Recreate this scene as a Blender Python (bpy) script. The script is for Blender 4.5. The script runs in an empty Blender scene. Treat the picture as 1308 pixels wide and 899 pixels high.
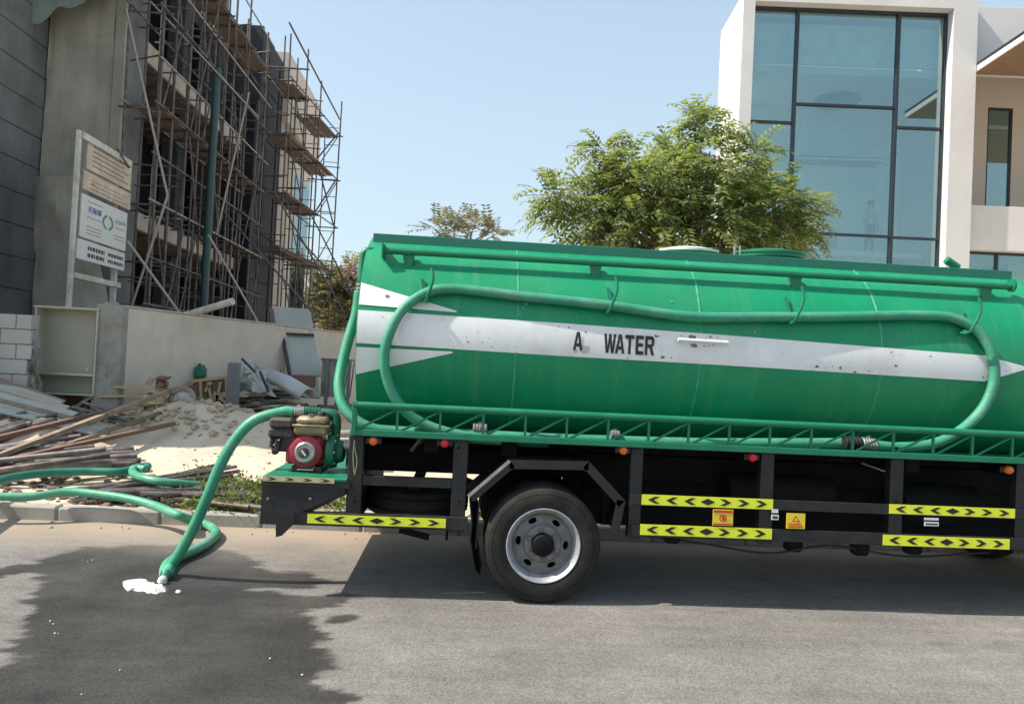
import bpy, math, random
import numpy as np
from mathutils import Vector, Matrix, noise
random.seed(7)
rnd = random.uniform
R = math.radians
col = bpy.context.scene.collection
scn = bpy.context.scene
# ------------------------------------------------------------------ camera
YAW, PITCH, ROLL, FPX, EYE = R(3.6), R(1.2), R(2.8), 960.0, 1.6
cF = Vector((math.sin(YAW)*math.cos(PITCH), math.cos(YAW)*math.cos(PITCH), math.sin(PITCH)))
c0 = Vector((math.cos(YAW), -math.sin(YAW), 0)); cu = c0.cross(cF)
cR = math.cos(ROLL)*c0 + math.sin(ROLL)*cu
cU = -math.sin(ROLL)*c0 + math.cos(ROLL)*cu
cam_d = bpy.data.cameras.new('camera'); cam = bpy.data.objects.new('camera', cam_d); col.objects.link(cam)
M = Matrix((cR, cU, -cF)).transposed().to_4x4(); M.translation = (0, 0, EYE)
cam.matrix_world = M
cam_d.sensor_width = 36; cam_d.lens = 36*FPX/1308; cam_d.clip_end = 3000; cam_d.clip_start = .05
scn.camera = cam
# ------------------------------------------------------------------ light
SUN = Vector((-.86, -.12, 1)).normalized()
w = bpy.data.worlds.new("World"); scn.world = w; w.use_nodes = True
nt = w.node_tree; bg = nt.nodes['Background']; sky = nt.nodes.new('ShaderNodeTexSky')
sky.sky_type = 'NISHITA'; sky.sun_disc = False
sky.sun_elevation = math.asin(SUN.z); sky.sun_rotation = math.atan2(SUN.x, SUN.y)
sky.air_density = 1.0; sky.dust_density = 1.6; sky.ozone_density = 1.5; sky.altitude = 0
# summer haze: the sky pales towards the horizon all the way round
tcw = nt.nodes.new('ShaderNodeTexCoord'); sx3 = nt.nodes.new('ShaderNodeSeparateXYZ'); nt.links.new(tcw.outputs['Generated'], sx3.inputs[0])
mrw = nt.nodes.new('ShaderNodeMapRange'); mrw.interpolation_type = 'SMOOTHSTEP'; mrw.inputs[1].default_value = -.05; mrw.inputs[2].default_value = .75
mrw.inputs[3].default_value = .78; mrw.inputs[4].default_value = .38; nt.links.new(sx3.outputs[2], mrw.inputs[0])
mxw = nt.nodes.new('ShaderNodeMix'); mxw.data_type = 'RGBA'; nt.links.new(mrw.outputs[0], mxw.inputs[0]); nt.links.new(sky.outputs[0], mxw.inputs[6])
mxw.inputs[7].default_value = (2.35, 2.85, 2.95, 1)
nt.links.new(mxw.outputs[2], bg.inputs[0]); bg.inputs[1].default_value = 0.146
sd = bpy.data.lights.new('sun', 'SUN'); sd.energy = 3.65; sd.angle = R(.5); sd.color = (1, .94, .85)
so = bpy.data.objects.new('sun', sd); col.objects.link(so)
so.rotation_euler = SUN.to_track_quat('Z', 'Y').to_euler()
scn.view_settings.view_transform = 'Standard'; scn.view_settings.look = 'None'
scn.view_settings.exposure = 0.95; scn.view_settings.gamma = 1
# ------------------------------------------------------------------ helpers
def ray(u, v): return cF + cR*((u-654)/FPX) + cU*((449.5-v)/FPX)
CAMP = Vector((0, 0, EYE))
def at(u, v, Y): d = ray(u, v); return CAMP + d*(Y/d.y)
def atx(u, v, X): d = ray(u, v); return CAMP + d*(X/d.x)
def atz(u, v, Z): d = ray(u, v); return CAMP + d*((Z-EYE)/d.z)
def tag(o, label=None, cat=None, group=None, kind=None):
    if label: o['label'] = label
    if cat: o['category'] = cat
    if group: o['group'] = group
    if kind: o['kind'] = kind
    return o
def wl(o):
    p = Vector((0, 0, 0))
    while o is not None: p += o.location; o = o.parent
    return p
def thing(name, label, cat, loc, group=None):
    o = bpy.data.objects.new(name, None); col.objects.link(o); o.location = loc
    o.empty_display_size = .2
    return tag(o, label, cat, group)
def link(name, me, mat, parent=None, loc=(0, 0, 0), rot=None, scale=None):
    o = bpy.data.objects.new(name, me); col.objects.link(o)
    if mat and not me.materials: me.materials.append(mat)
    if parent: o.parent = parent; loc = Vector(loc) - wl(parent)
    o.location = loc
    if rot is not None: o.rotation_mode = 'QUATERNION'; o.rotation_quaternion = rot
    if scale: o.scale = scale
    return o
class MB:
    def __init__(s, T=None): s.v = []; s.f = []; s.T = T; s.mi = []; s.cur = 0
    def add(s, vs, fs):
        n = len(s.v)
        s.v += [tuple(s.T(Vector(p)) if s.T else p) for p in vs]
        s.f += [tuple(i+n for i in f) for f in fs]; s.mi += [s.cur]*len(fs)
        return s
    def box(s, x0, x1, y0, y1, z0, z1, b=0.0, Mx=None):
        x0, x1 = min(x0, x1), max(x0, x1); y0, y1 = min(y0, y1), max(y0, y1); z0, z1 = min(z0, z1), max(z0, z1)
        if b > 0:
            b = min(b, (x1-x0)*.4, (y1-y0)*.4, (z1-z0)*.4)
            V = []; idx = {}
            for a, (X, sx) in enumerate(((x0, 1), (x1, -1))):
                for c, (Y, sy) in enumerate(((y0, 1), (y1, -1))):
                    for e, (Z, sz) in enumerate(((z0, 1), (z1, -1))):
                        idx[a, c, e] = len(V)
                        V += [(X, Y+sy*b, Z+sz*b), (X+sx*b, Y, Z+sz*b), (X+sx*b, Y+sy*b, Z)]
            F = []
            def g(a, c, e, k): return idx[a, c, e]+k
            F += [(g(0,0,0,0), g(0,0,1,0), g(0,1,1,0), g(0,1,0,0)), (g(1,0,0,0), g(1,1,0,0), g(1,1,1,0), g(1,0,1,0))]
            F += [(g(0,0,0,1), g(1,0,0,1), g(1,0,1,1), g(0,0,1,1)), (g(0,1,0,1), g(0,1,1,1), g(1,1,1,1), g(1,1,0,1))]
            F += [(g(0,0,0,2), g(0,1,0,2), g(1,1,0,2), g(1,0,0,2)), (g(0,0,1,2), g(1,0,1,2), g(1,1,1,2), g(0,1,1,2))]
            for c in (0, 1):
                for e in (0, 1): 
                    q = (g(0,c,e,1), g(1,c,e,1), g(1,c,e,2), g(0,c,e,2)); F.append(q if c == e else q[::-1])
            for a in (0, 1):
                for e in (0, 1):
                    q = (g(a,0,e,0), g(a,1,e,0), g(a,1,e,2), g(a,0,e,2)); F.append(q[::-1] if a == e else q)
            for a in (0, 1):
                for c in (0, 1):
                    q = (g(a,c,0,0), g(a,c,1,0), g(a,c,1,1), g(a,c,0,1)); F.append(q if a == c else q[::-1])
            for k, i in idx.items():
                t = (i, i+1, i+2); F.append(t if (sum(k) % 2) else t[::-1])
        else:
            V = [(x, y, z) for x in (x0, x1) for y in (y0, y1) for z in (z0, z1)]
            F = [(0,1,3,2), (4,6,7,5), (0,4,5,1), (2,3,7,6), (0,2,6,4), (1,5,7,3)]
        if Mx is not None: V = [Mx @ Vector(p) for p in V]
        return s.add(V, F)
    def bar(s, p0, p1, w, h, up=(0, 0, 1), b=0.0):
        p0 = Vector(p0); p1 = Vector(p1); d = p1-p0; L = d.length; d.normalize()
        sd_ = d.cross(Vector(up)); sd_.normalize(); u = sd_.cross(d)
        Mx = Matrix((d, sd_, u)).transposed().to_4x4(); Mx.translation = (p0+p1)/2
        return s.box(-L/2, L/2, -w/2, w/2, -h/2, h/2, b, Mx)
    def tube(s, pts, r, n=12, cap=True, hollow=False):
        pts = [Vector(p) for p in pts]; rs = r if isinstance(r, (list, tuple)) else [r]*len(pts)
        T = []
        for i in range(len(pts)):
            a = pts[max(i-1, 0)]; b = pts[min(i+1, len(pts)-1)]; T.append((b-a).normalized())
        nrm = T[0].orthogonal().normalized(); V = []; F = []
        for i, p in enumerate(pts):
            nrm = (nrm - T[i]*nrm.dot(T[i])).normalized(); bn = T[i].cross(nrm)
            for k in range(n):
                a = 2*math.pi*k/n; V.append(p + (nrm*math.cos(a)+bn*math.sin(a))*rs[i])
        for i in range(len(pts)-1):
            for k in range(n):
                k2 = (k+1) % n; F.append((i*n+k, i*n+k2, (i+1)*n+k2, (i+1)*n+k))
        if cap: F.append(tuple(range(n))[::-1]); F.append(tuple((len(pts)-1)*n+k for k in range(n)))
        return s.add(V, F)
    def lathe(s, prof, c, axis, n=32, x_ax=None):
        ax = Vector(axis).normalized(); e1 = Vector(x_ax).normalized() if x_ax else ax.orthogonal().normalized(); e2 = ax.cross(e1)
        c = Vector(c); V = []; F = []
        for (r, h) in prof:
            for k in range(n):
                a = 2*math.pi*k/n; V.append(c+ax*h+(e1*math.cos(a)+e2*math.sin(a))*r)
        for i in range(len(prof)-1):
            for k in range(n):
                k2 = (k+1) % n; F.append((i*n+k, i*n+k2, (i+1)*n+k2, (i+1)*n+k))
        return s.add(V, F)
    def prism(s, poly, off):          # poly: 3-D planar points, extruded by off
        n = len(poly); off = Vector(off); P = [Vector(p) for p in poly]
        V = P + [p+off for p in P]
        F = [tuple(range(n))[::-1], tuple(range(n, 2*n))] + [(i, (i+1) % n, (i+1) % n+n, i+n) for i in range(n)]
        return s.add(V, F)
    def build(s, name, mat, parent=None, smooth=False, mats=None, recalc=True, ang=40):
        me = bpy.data.meshes.new(name)
        V = np.array(s.v, dtype=float); c = (V.min(0)+V.max(0))/2
        me.from_pydata((V-c).tolist(), [], s.f)
        if mats:
            for m in mats: me.materials.append(m)
            me.polygons.foreach_set('material_index', s.mi)
        if recalc:
            import bmesh
            bm = bmesh.new(); bm.from_mesh(me); bmesh.ops.recalc_face_normals(bm, faces=bm.faces); bm.to_mesh(me); bm.free()
        if smooth:
            me.polygons.foreach_set('use_smooth', [True]*len(me.polygons))
            try: me.set_sharp_from_angle(angle=R(ang))
            except Exception: pass
        me.update()
        return link(name, me, mat if not mats else None, parent, c)
# shared unit meshes
def unit_cyl(n=8):
    m = MB(); m.tube([(0, 0, -.5), (0, 0, .5)], 1, n)
    me = bpy.data.meshes.new('tube'); me.from_pydata(m.v, [], m.f)
    me.polygons.foreach_set('use_smooth', [len(p.vertices) == 4 for p in me.polygons]); me.update(); return me
_uc = {}
def rod(name, p0, p1, r, mat, parent=None, n=8):
    key = (mat.name, n)
    if key not in _uc: _uc[key] = unit_cyl(n); _uc[key].materials.append(mat)
    p0 = Vector(p0); p1 = Vector(p1); d = p1-p0
    return link(name, _uc[key], mat, parent, (p0+p1)/2, d.to_track_quat('Z', 'Y'), (r, r, d.length))
_ub = {}
def slab(name, c, half, mat, parent=None, quat=None):
    if mat.name not in _ub:
        m = MB().box(-1, 1, -1, 1, -1, 1, 0); me = bpy.data.meshes.new('board'); me.from_pydata(m.v, [], m.f); me.update()
        me.materials.append(mat); _ub[mat.name] = me
    return link(name, _ub[mat.name], mat, parent, c, quat or Matrix.Identity(3).to_quaternion(), half)
def plank(name, p0, p1, w, t, mat, parent=None, up=(0, 0, 1), roll=0):
    p0 = Vector(p0); p1 = Vector(p1); d = (p1-p0); L = d.length; d.normalize()
    sd_ = d.cross(Vector(up)).normalized(); u = sd_.cross(d)
    q = Matrix((d, sd_, u)).transposed().to_quaternion()
    if roll: q = Matrix.Rotation(roll, 3, d).to_quaternion() @ q
    return slab(name, (p0+p1)/2, (L/2, w/2, t/2), mat, parent, q)
def spline(pts, k=8):
    P = [Vector(p) for p in pts]; P = [P[0]*2-P[1]]+P+[P[-1]*2-P[-2]]; out = []
    for i in range(1, len(P)-2):
        for j in range(k):
            t = j/k
            out.append(.5*((2*P[i])+(P[i+1]-P[i-1])*t+(2*P[i-1]-5*P[i]+4*P[i+1]-P[i+2])*t*t+(3*P[i]-P[i-1]-3*P[i+1]+P[i+2])*t**3))
    out.append(P[-2]); return out
def smoothstep(a, b, x): t = max(0, min(1, (x-a)/(b-a))); return t*t*(3-2*t)
# ------------------------------------------------------------------ materials
def mat(name, c, rough=.6, metal=0.0, var=.12, scale=6., c2=None, mixs=None, bump=0.0, bscale=40., spec=.5, chips=None, stretch=None, coat=0):
    """base colour with two octaves of tonal variation, optional second colour in blotches, optional chips and bump"""
    m = bpy.data.materials.new(name); m.use_nodes = True; t = m.node_tree; N = t.nodes; L = t.links
    b = N['Principled BSDF']; b.inputs['Roughness'].default_value = rough; b.inputs['Metallic'].default_value = metal
    b.inputs['Specular IOR Level'].default_value = spec
    if coat: b.inputs['Coat Weight'].default_value = coat; b.inputs['Coat Roughness'].default_value = .15
    tc = N.new('ShaderNodeTexCoord'); mp = N.new('ShaderNodeMapping'); L.new(tc.outputs['Object'], mp.inputs[0])
    geo = N.new('ShaderNodeNewGeometry'); L.new(geo.outputs['Position'], mp.inputs[0])
    if stretch: mp.inputs['Scale'].default_value = stretch
    n1 = N.new('ShaderNodeTexNoise'); n1.inputs['Scale'].default_value = scale; n1.inputs['Detail'].default_value = 8; n1.inputs['Roughness'].default_value = .65
    L.new(mp.outputs[0], n1.inputs['Vector'])
    cr = N.new('ShaderNodeMapRange'); cr.inputs[1].default_value = .3; cr.inputs[2].default_value = .7
    cr.inputs[3].default_value = 1-var; cr.inputs[4].default_value = 1+var; L.new(n1.outputs[0], cr.inputs[0])
    col_s = None
    if c2:
        n2 = N.new('ShaderNodeTexNoise'); n2.inputs['Scale'].default_value = mixs or scale*.5; n2.inputs['Detail'].default_value = 10; n2.inputs['Roughness'].default_value = .7
        L.new(mp.outputs[0], n2.inputs['Vector'])
        r2 = N.new('ShaderNodeMapRange'); r2.inputs[1].default_value = .46; r2.inputs[2].default_value = .66; L.new(n2.outputs[0], r2.inputs[0])
        mx = N.new('ShaderNodeMix'); mx.data_type = 'RGBA'; mx.inputs[6].default_value = (*c, 1); mx.inputs[7].default_value = (*c2, 1)
        L.new(r2.outputs[0], mx.inputs[0]); col_s = mx.outputs[2]
    mul = N.new('ShaderNodeMix'); mul.data_type = 'RGBA'; mul.blend_type = 'MULTIPLY'; mul.inputs[0].default_value = 1
    if col_s: L.new(col_s, mul.inputs[6])
    else: mul.inputs[6].default_value = (*c, 1)
    L.new(cr.outputs[0], mul.inputs[7]); out = mul.outputs[2]
    if chips:
        cc, cs, th = chips
        n3 = N.new('ShaderNodeTexNoise'); n3.inputs['Scale'].default_value = cs; n3.inputs['Detail'].default_value = 3; L.new(geo.outputs['Position'], n3.inputs['Vector'])
        r3 = N.new('ShaderNodeMapRange'); r3.inputs[1].default_value = th; r3.inputs[2].default_value = th+.015; L.new(n3.outputs[0], r3.inputs[0])
        m3 = N.new('ShaderNodeMix'); m3.data_type = 'RGBA'; L.new(out, m3.inputs[6]); m3.inputs[7].default_value = (*cc, 1); L.new(r3.outputs[0], m3.inputs[0]); out = m3.outputs[2]
    L.new(out, b.inputs['Base Color'])
    rr = N.new('ShaderNodeMapRange'); rr.inputs[1].default_value = .3; rr.inputs[2].default_value = .7
    rr.inputs[3].default_value = max(rough-.08, .02); rr.inputs[4].default_value = min(rough+.1, 1); L.new(n1.outputs[0], rr.inputs[0]); L.new(rr.outputs[0], b.inputs['Roughness'])
    if bump:
        nb = N.new('ShaderNodeTexNoise'); nb.inputs['Scale'].default_value = bscale; nb.inputs['Detail'].default_value = 6; L.new(mp.outputs[0], nb.inputs['Vector'])
        bp = N.new('ShaderNodeBump'); bp.inputs['Strength'].default_value = bump; bp.inputs['Distance'].default_value = .01
        L.new(nb.outputs[0], bp.inputs['Height']); L.new(bp.outputs[0], b.inputs['Normal'])
    return m
def hexc(r, g, b): return tuple(((x/255)/12.92 if x/255 <= .04045 else ((x/255+.055)/1.055)**2.4) for x in (r, g, b))
m_tank = mat('green_tank_paint', (.002, .235, .098), .42, var=.10, scale=1.6, c2=(.004, .26, .112), mixs=2.2, bump=.05, bscale=9, chips=((.10, .20, .14), 16, .755), coat=.12, spec=.35)
def wear(m, k=.5):
    t = m.node_tree; N = t.nodes; L = t.links; b = N['Principled BSDF']; src = b.inputs['Base Color'].links[0].from_socket; geo = N.new('ShaderNodeNewGeometry')
    def nz_(sc, scale, lo, hi, a, c, prev, colr, mode='MIX'):
        mp = N.new('ShaderNodeMapping'); mp.inputs['Scale'].default_value = sc; L.new(geo.outputs['Position'], mp.inputs[0])
        n = N.new('ShaderNodeTexNoise'); n.inputs['Scale'].default_value = scale; n.inputs['Detail'].default_value = 9; n.inputs['Roughness'].default_value = .7; L.new(mp.outputs[0], n.inputs['Vector'])
        r = N.new('ShaderNodeMapRange'); r.inputs[1].default_value = lo; r.inputs[2].default_value = hi; r.inputs[3].default_value = a; r.inputs[4].default_value = c; L.new(n.outputs[0], r.inputs[0])
        x = N.new('ShaderNodeMix'); x.data_type = 'RGBA'; x.blend_type = mode; L.new(r.outputs[0], x.inputs[0]); L.new(prev, x.inputs[6]); x.inputs[7].default_value = colr; L.new(x.outputs[2], b.inputs['Base Color']); return x.outputs[2]
    p = nz_((9, 1, .5), 1.6, .52, .72, 0, .42*k, src, (.30, .36, .27, 1))      # pale drip streaks
    p = nz_((14, 1, .35), 1.3, .55, .75, 0, .5*k, p, (.02, .05, .03, 1))       # dark run marks
    p = nz_((1, 1, 1), .9, .45, .75, 0, .25*k, p, (.35, .38, .30, 1))          # dust bloom
    nz_((1, 1, 1), 60, .66, .70, 0, .5*k, p, (.30, .34, .28, 1))               # fine scuffs
m_green = mat('green_frame_paint', (.005, .165, .08), .45, var=.15, scale=7, chips=((.08, .07, .05), 30, .74))
m_board = mat('green_board_paint', (.010, .145, .095), .55, var=.10, scale=3, chips=((.10, .09, .07), 22, .76))
m_white = mat('white_band_paint', (.76, .76, .75), .45, var=.08, scale=3, c2=(.66, .655, .63), mixs=2.5, chips=((.16, .13, .12), 19, .70))
wear(m_tank, .30); wear(m_white, .13)
def deferred_wear(): wear(m_conc, .25); wear(m_net, .4); wear(m_clad, .5); wear(m_house, .14); wear(m_pier, .5)
m_black = mat('black_frame_paint', (.009, .0095, .011), .5, var=.3, scale=9, c2=(.018, .018, .018), mixs=8, bump=.05)
m_dark = mat('grimy_underbody', (.006, .006, .0065), .8, var=.3, scale=7, c2=(.012, .011, .009), spec=.2)
m_tyre = mat('tyre_rubber', (.020, .019, .018), .82, var=.2, scale=12, c2=(.040, .034, .028), mixs=3, bump=.15, bscale=80, spec=.25)
m_rim = mat('silver_rim_paint', (.42, .43, .45), .38, metal=.4, var=.15, scale=14, c2=(.30, .28, .26), mixs=9)
m_rimin = mat('grey_wheel_disc', (.20, .205, .205), .5, metal=.0, var=.2, scale=14, c2=(.14, .13, .12), mixs=9)
m_hub = mat('black_hub', (.004, .004, .006), .6, spec=.2, var=.3)
m_hose = mat('green_hose', (.03, .25, .14), .55, var=.14, scale=9, c2=(.085, .27, .18), mixs=4, bump=.2)
m_hose2 = mat('pale_green_hose', (.05, .29, .165), .45, var=.16, scale=6, c2=(.16, .36, .25), mixs=2.5, chips=((.28, .25, .19), 14, .70), bump=.2)
m_hose3 = mat('dark_green_hose', (.015, .16, .10), .5, var=.15, scale=6, c2=(.04, .20, .14), mixs=4)
m_steel = mat('galvanised_steel', (.42, .42, .40), .35, metal=.8, var=.2, scale=20)
m_yellow = mat('yellow_reflective_tape', (.74, .78, .035), .45, var=.06, scale=12, bump=.05)
m_yellow2 = mat('faded_reflective_tape', (.50, .44, .20), .55, var=.12, scale=10)
m_ink = mat('black_ink', (.012, .012, .014), .5, var=.2)
m_orange = mat('orange_lens', (.75, .16, .02), .25, var=.05)
m_redl = mat('red_lens', (.62, .015, .035), .25, var=.05)
m_plate = mat('yellow_plate', (.72, .55, .03), .5, var=.1)
m_platered = mat('red_print', (.55, .03, .02), .5)
m_label = mat('white_label', (.65, .66, .66), .5)
m_engred = mat('red_engine_cover', (.30, .012, .028), .4, var=.2, scale=14, c2=(.24, .04, .05), mixs=12)
m_tan = mat('dusty_tan_fuel_tank', (.20, .155, .085), .5, var=.25, scale=14, c2=(.32, .26, .15), mixs=9)
m_engblk = mat('engine_black', (.018, .016, .016), .5, var=.3, scale=20, c2=(.10, .07, .05), mixs=18)
m_pumpg = mat('green_pump_casting', (.015, .13, .07), .45, var=.2, scale=15)
m_conc = mat('wall_concrete', (.60, .53, .445), .9, var=.10, scale=1.6, c2=(.52, .46, .385), mixs=.9, bump=.25, bscale=22)
m_pier = mat('rough_cement_render', (.30, .28, .24), .95, var=.2, scale=5, c2=(.18, .17, .15), mixs=3, bump=.5, bscale=20)
m_block = mat('grey_concrete_block', (.42, .405, .375), .95, var=.16, scale=5, c2=(.34, .33, .305), bump=.35, bscale=45)
m_mortar = mat('mortar', (.20, .19, .18), .95)
m_cab = mat('beige_cabinet', (.48, .455, .36), .6, var=.06, scale=3, c2=(.43, .41, .33))
m_slab = mat('slab_edge_concrete', (.52, .46, .38), .9, var=.12, scale=2.5, c2=(.40, .35, .29), bump=.2, bscale=20)
m_soff = mat('plywood_soffit', (.20, .165, .13), .85, var=.2, scale=2.5, c2=(.15, .12, .09))
m_clad = mat('dark_grey_blockwork', (.175, .18, .175), .9, var=.2, scale=.9, c2=(.12, .128, .13), mixs=.6, bump=.3, bscale=25)
m_char = mat('charcoal_render', (.052, .054, .058), .9, var=.25, scale=1.1, c2=(.030, .032, .037), mixs=.8, bump=.2, bscale=18)
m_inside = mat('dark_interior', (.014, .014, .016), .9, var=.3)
m_net = mat('grey_green_debris_net', (.40, .37, .30), .9, var=.14, scale=1.2, c2=(.30, .28, .225), mixs=.8, bump=.3, bscale=60)
m_scaf = mat('rusty_scaffold_tube', (.115, .092, .085), .6, metal=.3, var=.3, scale=8, c2=(.19, .165, .15), mixs=6)
m_scafl = mat('pale_scaffold_tube', (.34, .30, .26), .55, metal=.3, var=.2, scale=8)
m_deck = mat('scaffold_deck_board', (.20, .15, .115), .9, var=.25, scale=5, c2=(.12, .09, .07), mixs=4)
m_wood = mat('weathered_wood', (.26, .195, .135), .85, var=.3, scale=6, c2=(.16, .115, .085), mixs=5, bump=.3, bscale=30)
m_ply = mat('fresh_plywood', (.48, .34, .19), .8, var=.15, scale=5, c2=(.36, .24, .13))
m_redwood = mat('reddish_brown_board', (.19, .10, .07), .8, var=.25, scale=6, c2=(.12, .07, .05))
m_pipe = mat('dark_brown_pipe', (.085, .062, .055), .55, metal=.4, var=.3, scale=7, c2=(.20, .16, .14), mixs=5)
m_pipe2 = mat('grey_pipe', (.16, .14, .135), .5, metal=.5, var=.3, scale=7, c2=(.28, .25, .23), mixs=5)
m_sheet = mat('grey_green_sheet', (.40, .41, .36), .7, var=.12, scale=3, c2=(.33, .33, .29))
m_tarp = mat('crumpled_grey_sheet', (.46, .455, .44), .5, metal=.2, var=.12, scale=4)
m_gpost = mat('grey_post', (.16, .165, .165), .7, var=.15)
m_house = mat('white_house_render', (.64, .62, .595), .85, var=.04, scale=.7, c2=(.60, .58, .555), mixs=.5, bump=.1, bscale=40)
m_beige = mat('beige_house_render', (.56, .50, .43), .85, var=.04, scale=1)
m_wsoff = mat('brown_timber_soffit', (.26, .16, .10), .6, var=.15, scale=3, stretch=(1, 12, 1))
m_mull = mat('dark_window_frame', (.02, .028, .038), .45)
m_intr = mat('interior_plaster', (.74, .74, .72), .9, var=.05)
m_signw = mat('white_sign_frame', (.58, .55, .49), .6, var=.12, scale=6, c2=(.40, .35, .28), mixs=4)
m_signp = mat('white_sign_panel', (.62, .62, .58), .5, var=.06, scale=4)
m_signb = mat('sun_browned_sign_panel', (.52, .41, .30), .6, var=.2, scale=5, c2=(.64, .57, .47), mixs=4)
m_blue = mat('blue_print', (.05, .08, .30), .5); m_gprint = mat('green_print', (.03, .28, .16), .5); m_brprint = mat('brown_print', (.24, .14, .08), .6)
m_gpipe = mat('green_standpipe', (.025, .065, .06), .5, var=.15)
m_bark = mat('bark', (.12, .09, .065), .95, var=.3, scale=20, bump=.6, bscale=50)
m_plaster = mat('white_plaster', (.66, .64, .60), .95, var=.15, c2=(.52, .49, .45), mixs=9, bump=.6, bscale=60)
m_shirt = mat('grey_shirt', (.45, .42, .40), .9); m_trous = mat('dark_trousers', (.05, .055, .07), .9); m_skin = mat('skin', (.20, .11, .07), .6)
m_cloth = mat('peach_cloth', (.55, .22, .14), .8)
m_cabwhite = mat('white_cab_paint', (.75, .75, .74), .3, coat=.3)
m_rub = mat('pale_rubble', (.46, .37, .27), .95, var=.25, scale=5, c2=(.36, .29, .22), bump=.4)
m_rubd = mat('brown_rubble', (.23, .16, .12), .95, var=.3, scale=5, c2=(.15, .10, .08))
m_curb = mat('kerb_concrete', (.36, .33, .29), .9, var=.15, scale=4, c2=(.27, .24, .205), mixs=3, bump=.3, bscale=60)
deferred_wear()
def leafmat(name, c, c2, tr=.35):
    m = mat(name, c, .5, var=.25, scale=1.7, c2=c2, mixs=3.5, spec=.4)
    t = m.node_tree; b = t.nodes['Principled BSDF']; o = t.nodes['Material Output']
    ts = t.nodes.new('ShaderNodeBsdfTranslucent'); ts.inputs[0].default_value = (c2[0]*1.6, c2[1]*1.7, c2[2]*.9, 1)
    ms = t.nodes.new('ShaderNodeMixShader'); ms.inputs[0].default_value = tr
    t.links.new(b.outputs[0], ms.inputs[1]); t.links.new(ts.outputs[0], ms.inputs[2]); t.links.new(ms.outputs[0], o.inputs[0])
    return m
m_leaf = leafmat('neem_leaf', (.115, .16, .055), (.25, .28, .11), .40)
m_leafd = leafmat('dusty_leaf', (.16, .155, .09), (.23, .20, .14), .3)
m_weed = leafmat('weed_leaf', (.06, .11, .025), (.15, .17, .05))
def glassmat(name, tint, refl=.5):
    m = bpy.data.materials.new(name); m.use_nodes = True; t = m.node_tree; N = t.nodes; L = t.links
    N.remove(N['Principled BSDF'])
    tr = N.new('ShaderNodeBsdfTransparent'); tr.inputs[0].default_value = (*tint, 1)
    gl = N.new('ShaderNodeBsdfGlossy'); gl.inputs['Roughness'].default_value = .01; gl.inputs[0].default_value = (.76, .93, .95, 1)
    fr = N.new('ShaderNodeFresnel'); fr.inputs[0].default_value = 1.5
    mr = N.new('ShaderNodeMapRange'); mr.inputs[1].default_value = 0; mr.inputs[2].default_value = 1; mr.inputs[3].default_value = refl; mr.inputs[4].default_value = 1
    L.new(fr.outputs[0], mr.inputs[0]); mx = N.new('ShaderNodeMixShader'); L.new(mr.outputs[0], mx.inputs[0])
    L.new(tr.outputs[0], mx.inputs[1]); L.new(gl.outputs[0], mx.inputs[2]); L.new(mx.outputs[0], N['Material Output'].inputs[0])
    return m
m_glass = glassmat('blue_tinted_glass', (.80, .92, .92), .16)
m_glassd = glassmat('dark_glass', (.25, .33, .38), .2)
# hose ribs: a fine wave along each hose is real relief in the material only
def text_mesh(txt, size, sx=1.0, bold=0.0, fontfallback=None):
    cu_ = bpy.data.curves.new('t', 'FONT'); cu_.body = txt; cu_.size = size; cu_.offset = bold; cu_.align_x = 'LEFT'; cu_.space_character = 1.0+bold*3; cu_.resolution_u = 3
    o = bpy.data.objects.new('t', cu_); col.objects.link(o); bpy.context.view_layer.update()
    me = bpy.data.meshes.new_from_object(o.evaluated_get(bpy.context.evaluated_depsgraph_get()))
    V = [(v.co.x*sx, v.co.y) for v in me.vertices]; F = [tuple(p.vertices) for p in me.polygons]
    bpy.data.objects.remove(o); bpy.data.meshes.remove(me)
    return V, F
# ================================================================== GROUND
def near_grid(xs, ys, fz, name, m, attrs=None):
    V = []; F = []; nx, ny = len(xs), len(ys)
    for y in ys:
        for x in xs: V.append((x, y, fz(x, y)))
    for j in range(ny-1):
        for i in range(nx-1): a = j*nx+i; F.append((a, a+1, a+nx+1, a+nx))
    me = bpy.data.meshes.new(name); me.from_pydata(V, [], F)
    me.polygons.foreach_set('use_smooth', [True]*len(F))
    for an, fn in (attrs or {}).items():
        at_ = me.attributes.new(an, 'FLOAT', 'POINT'); at_.data.foreach_set('value', [fn(v[0], v[1]) for v in V])
    me.update(); return link(name, me, m)
def nz(x, y, s, k=0.0, o=3): return noise.fractal(Vector((x*s, y*s, k)), 1.0, 2.0, o)
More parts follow.
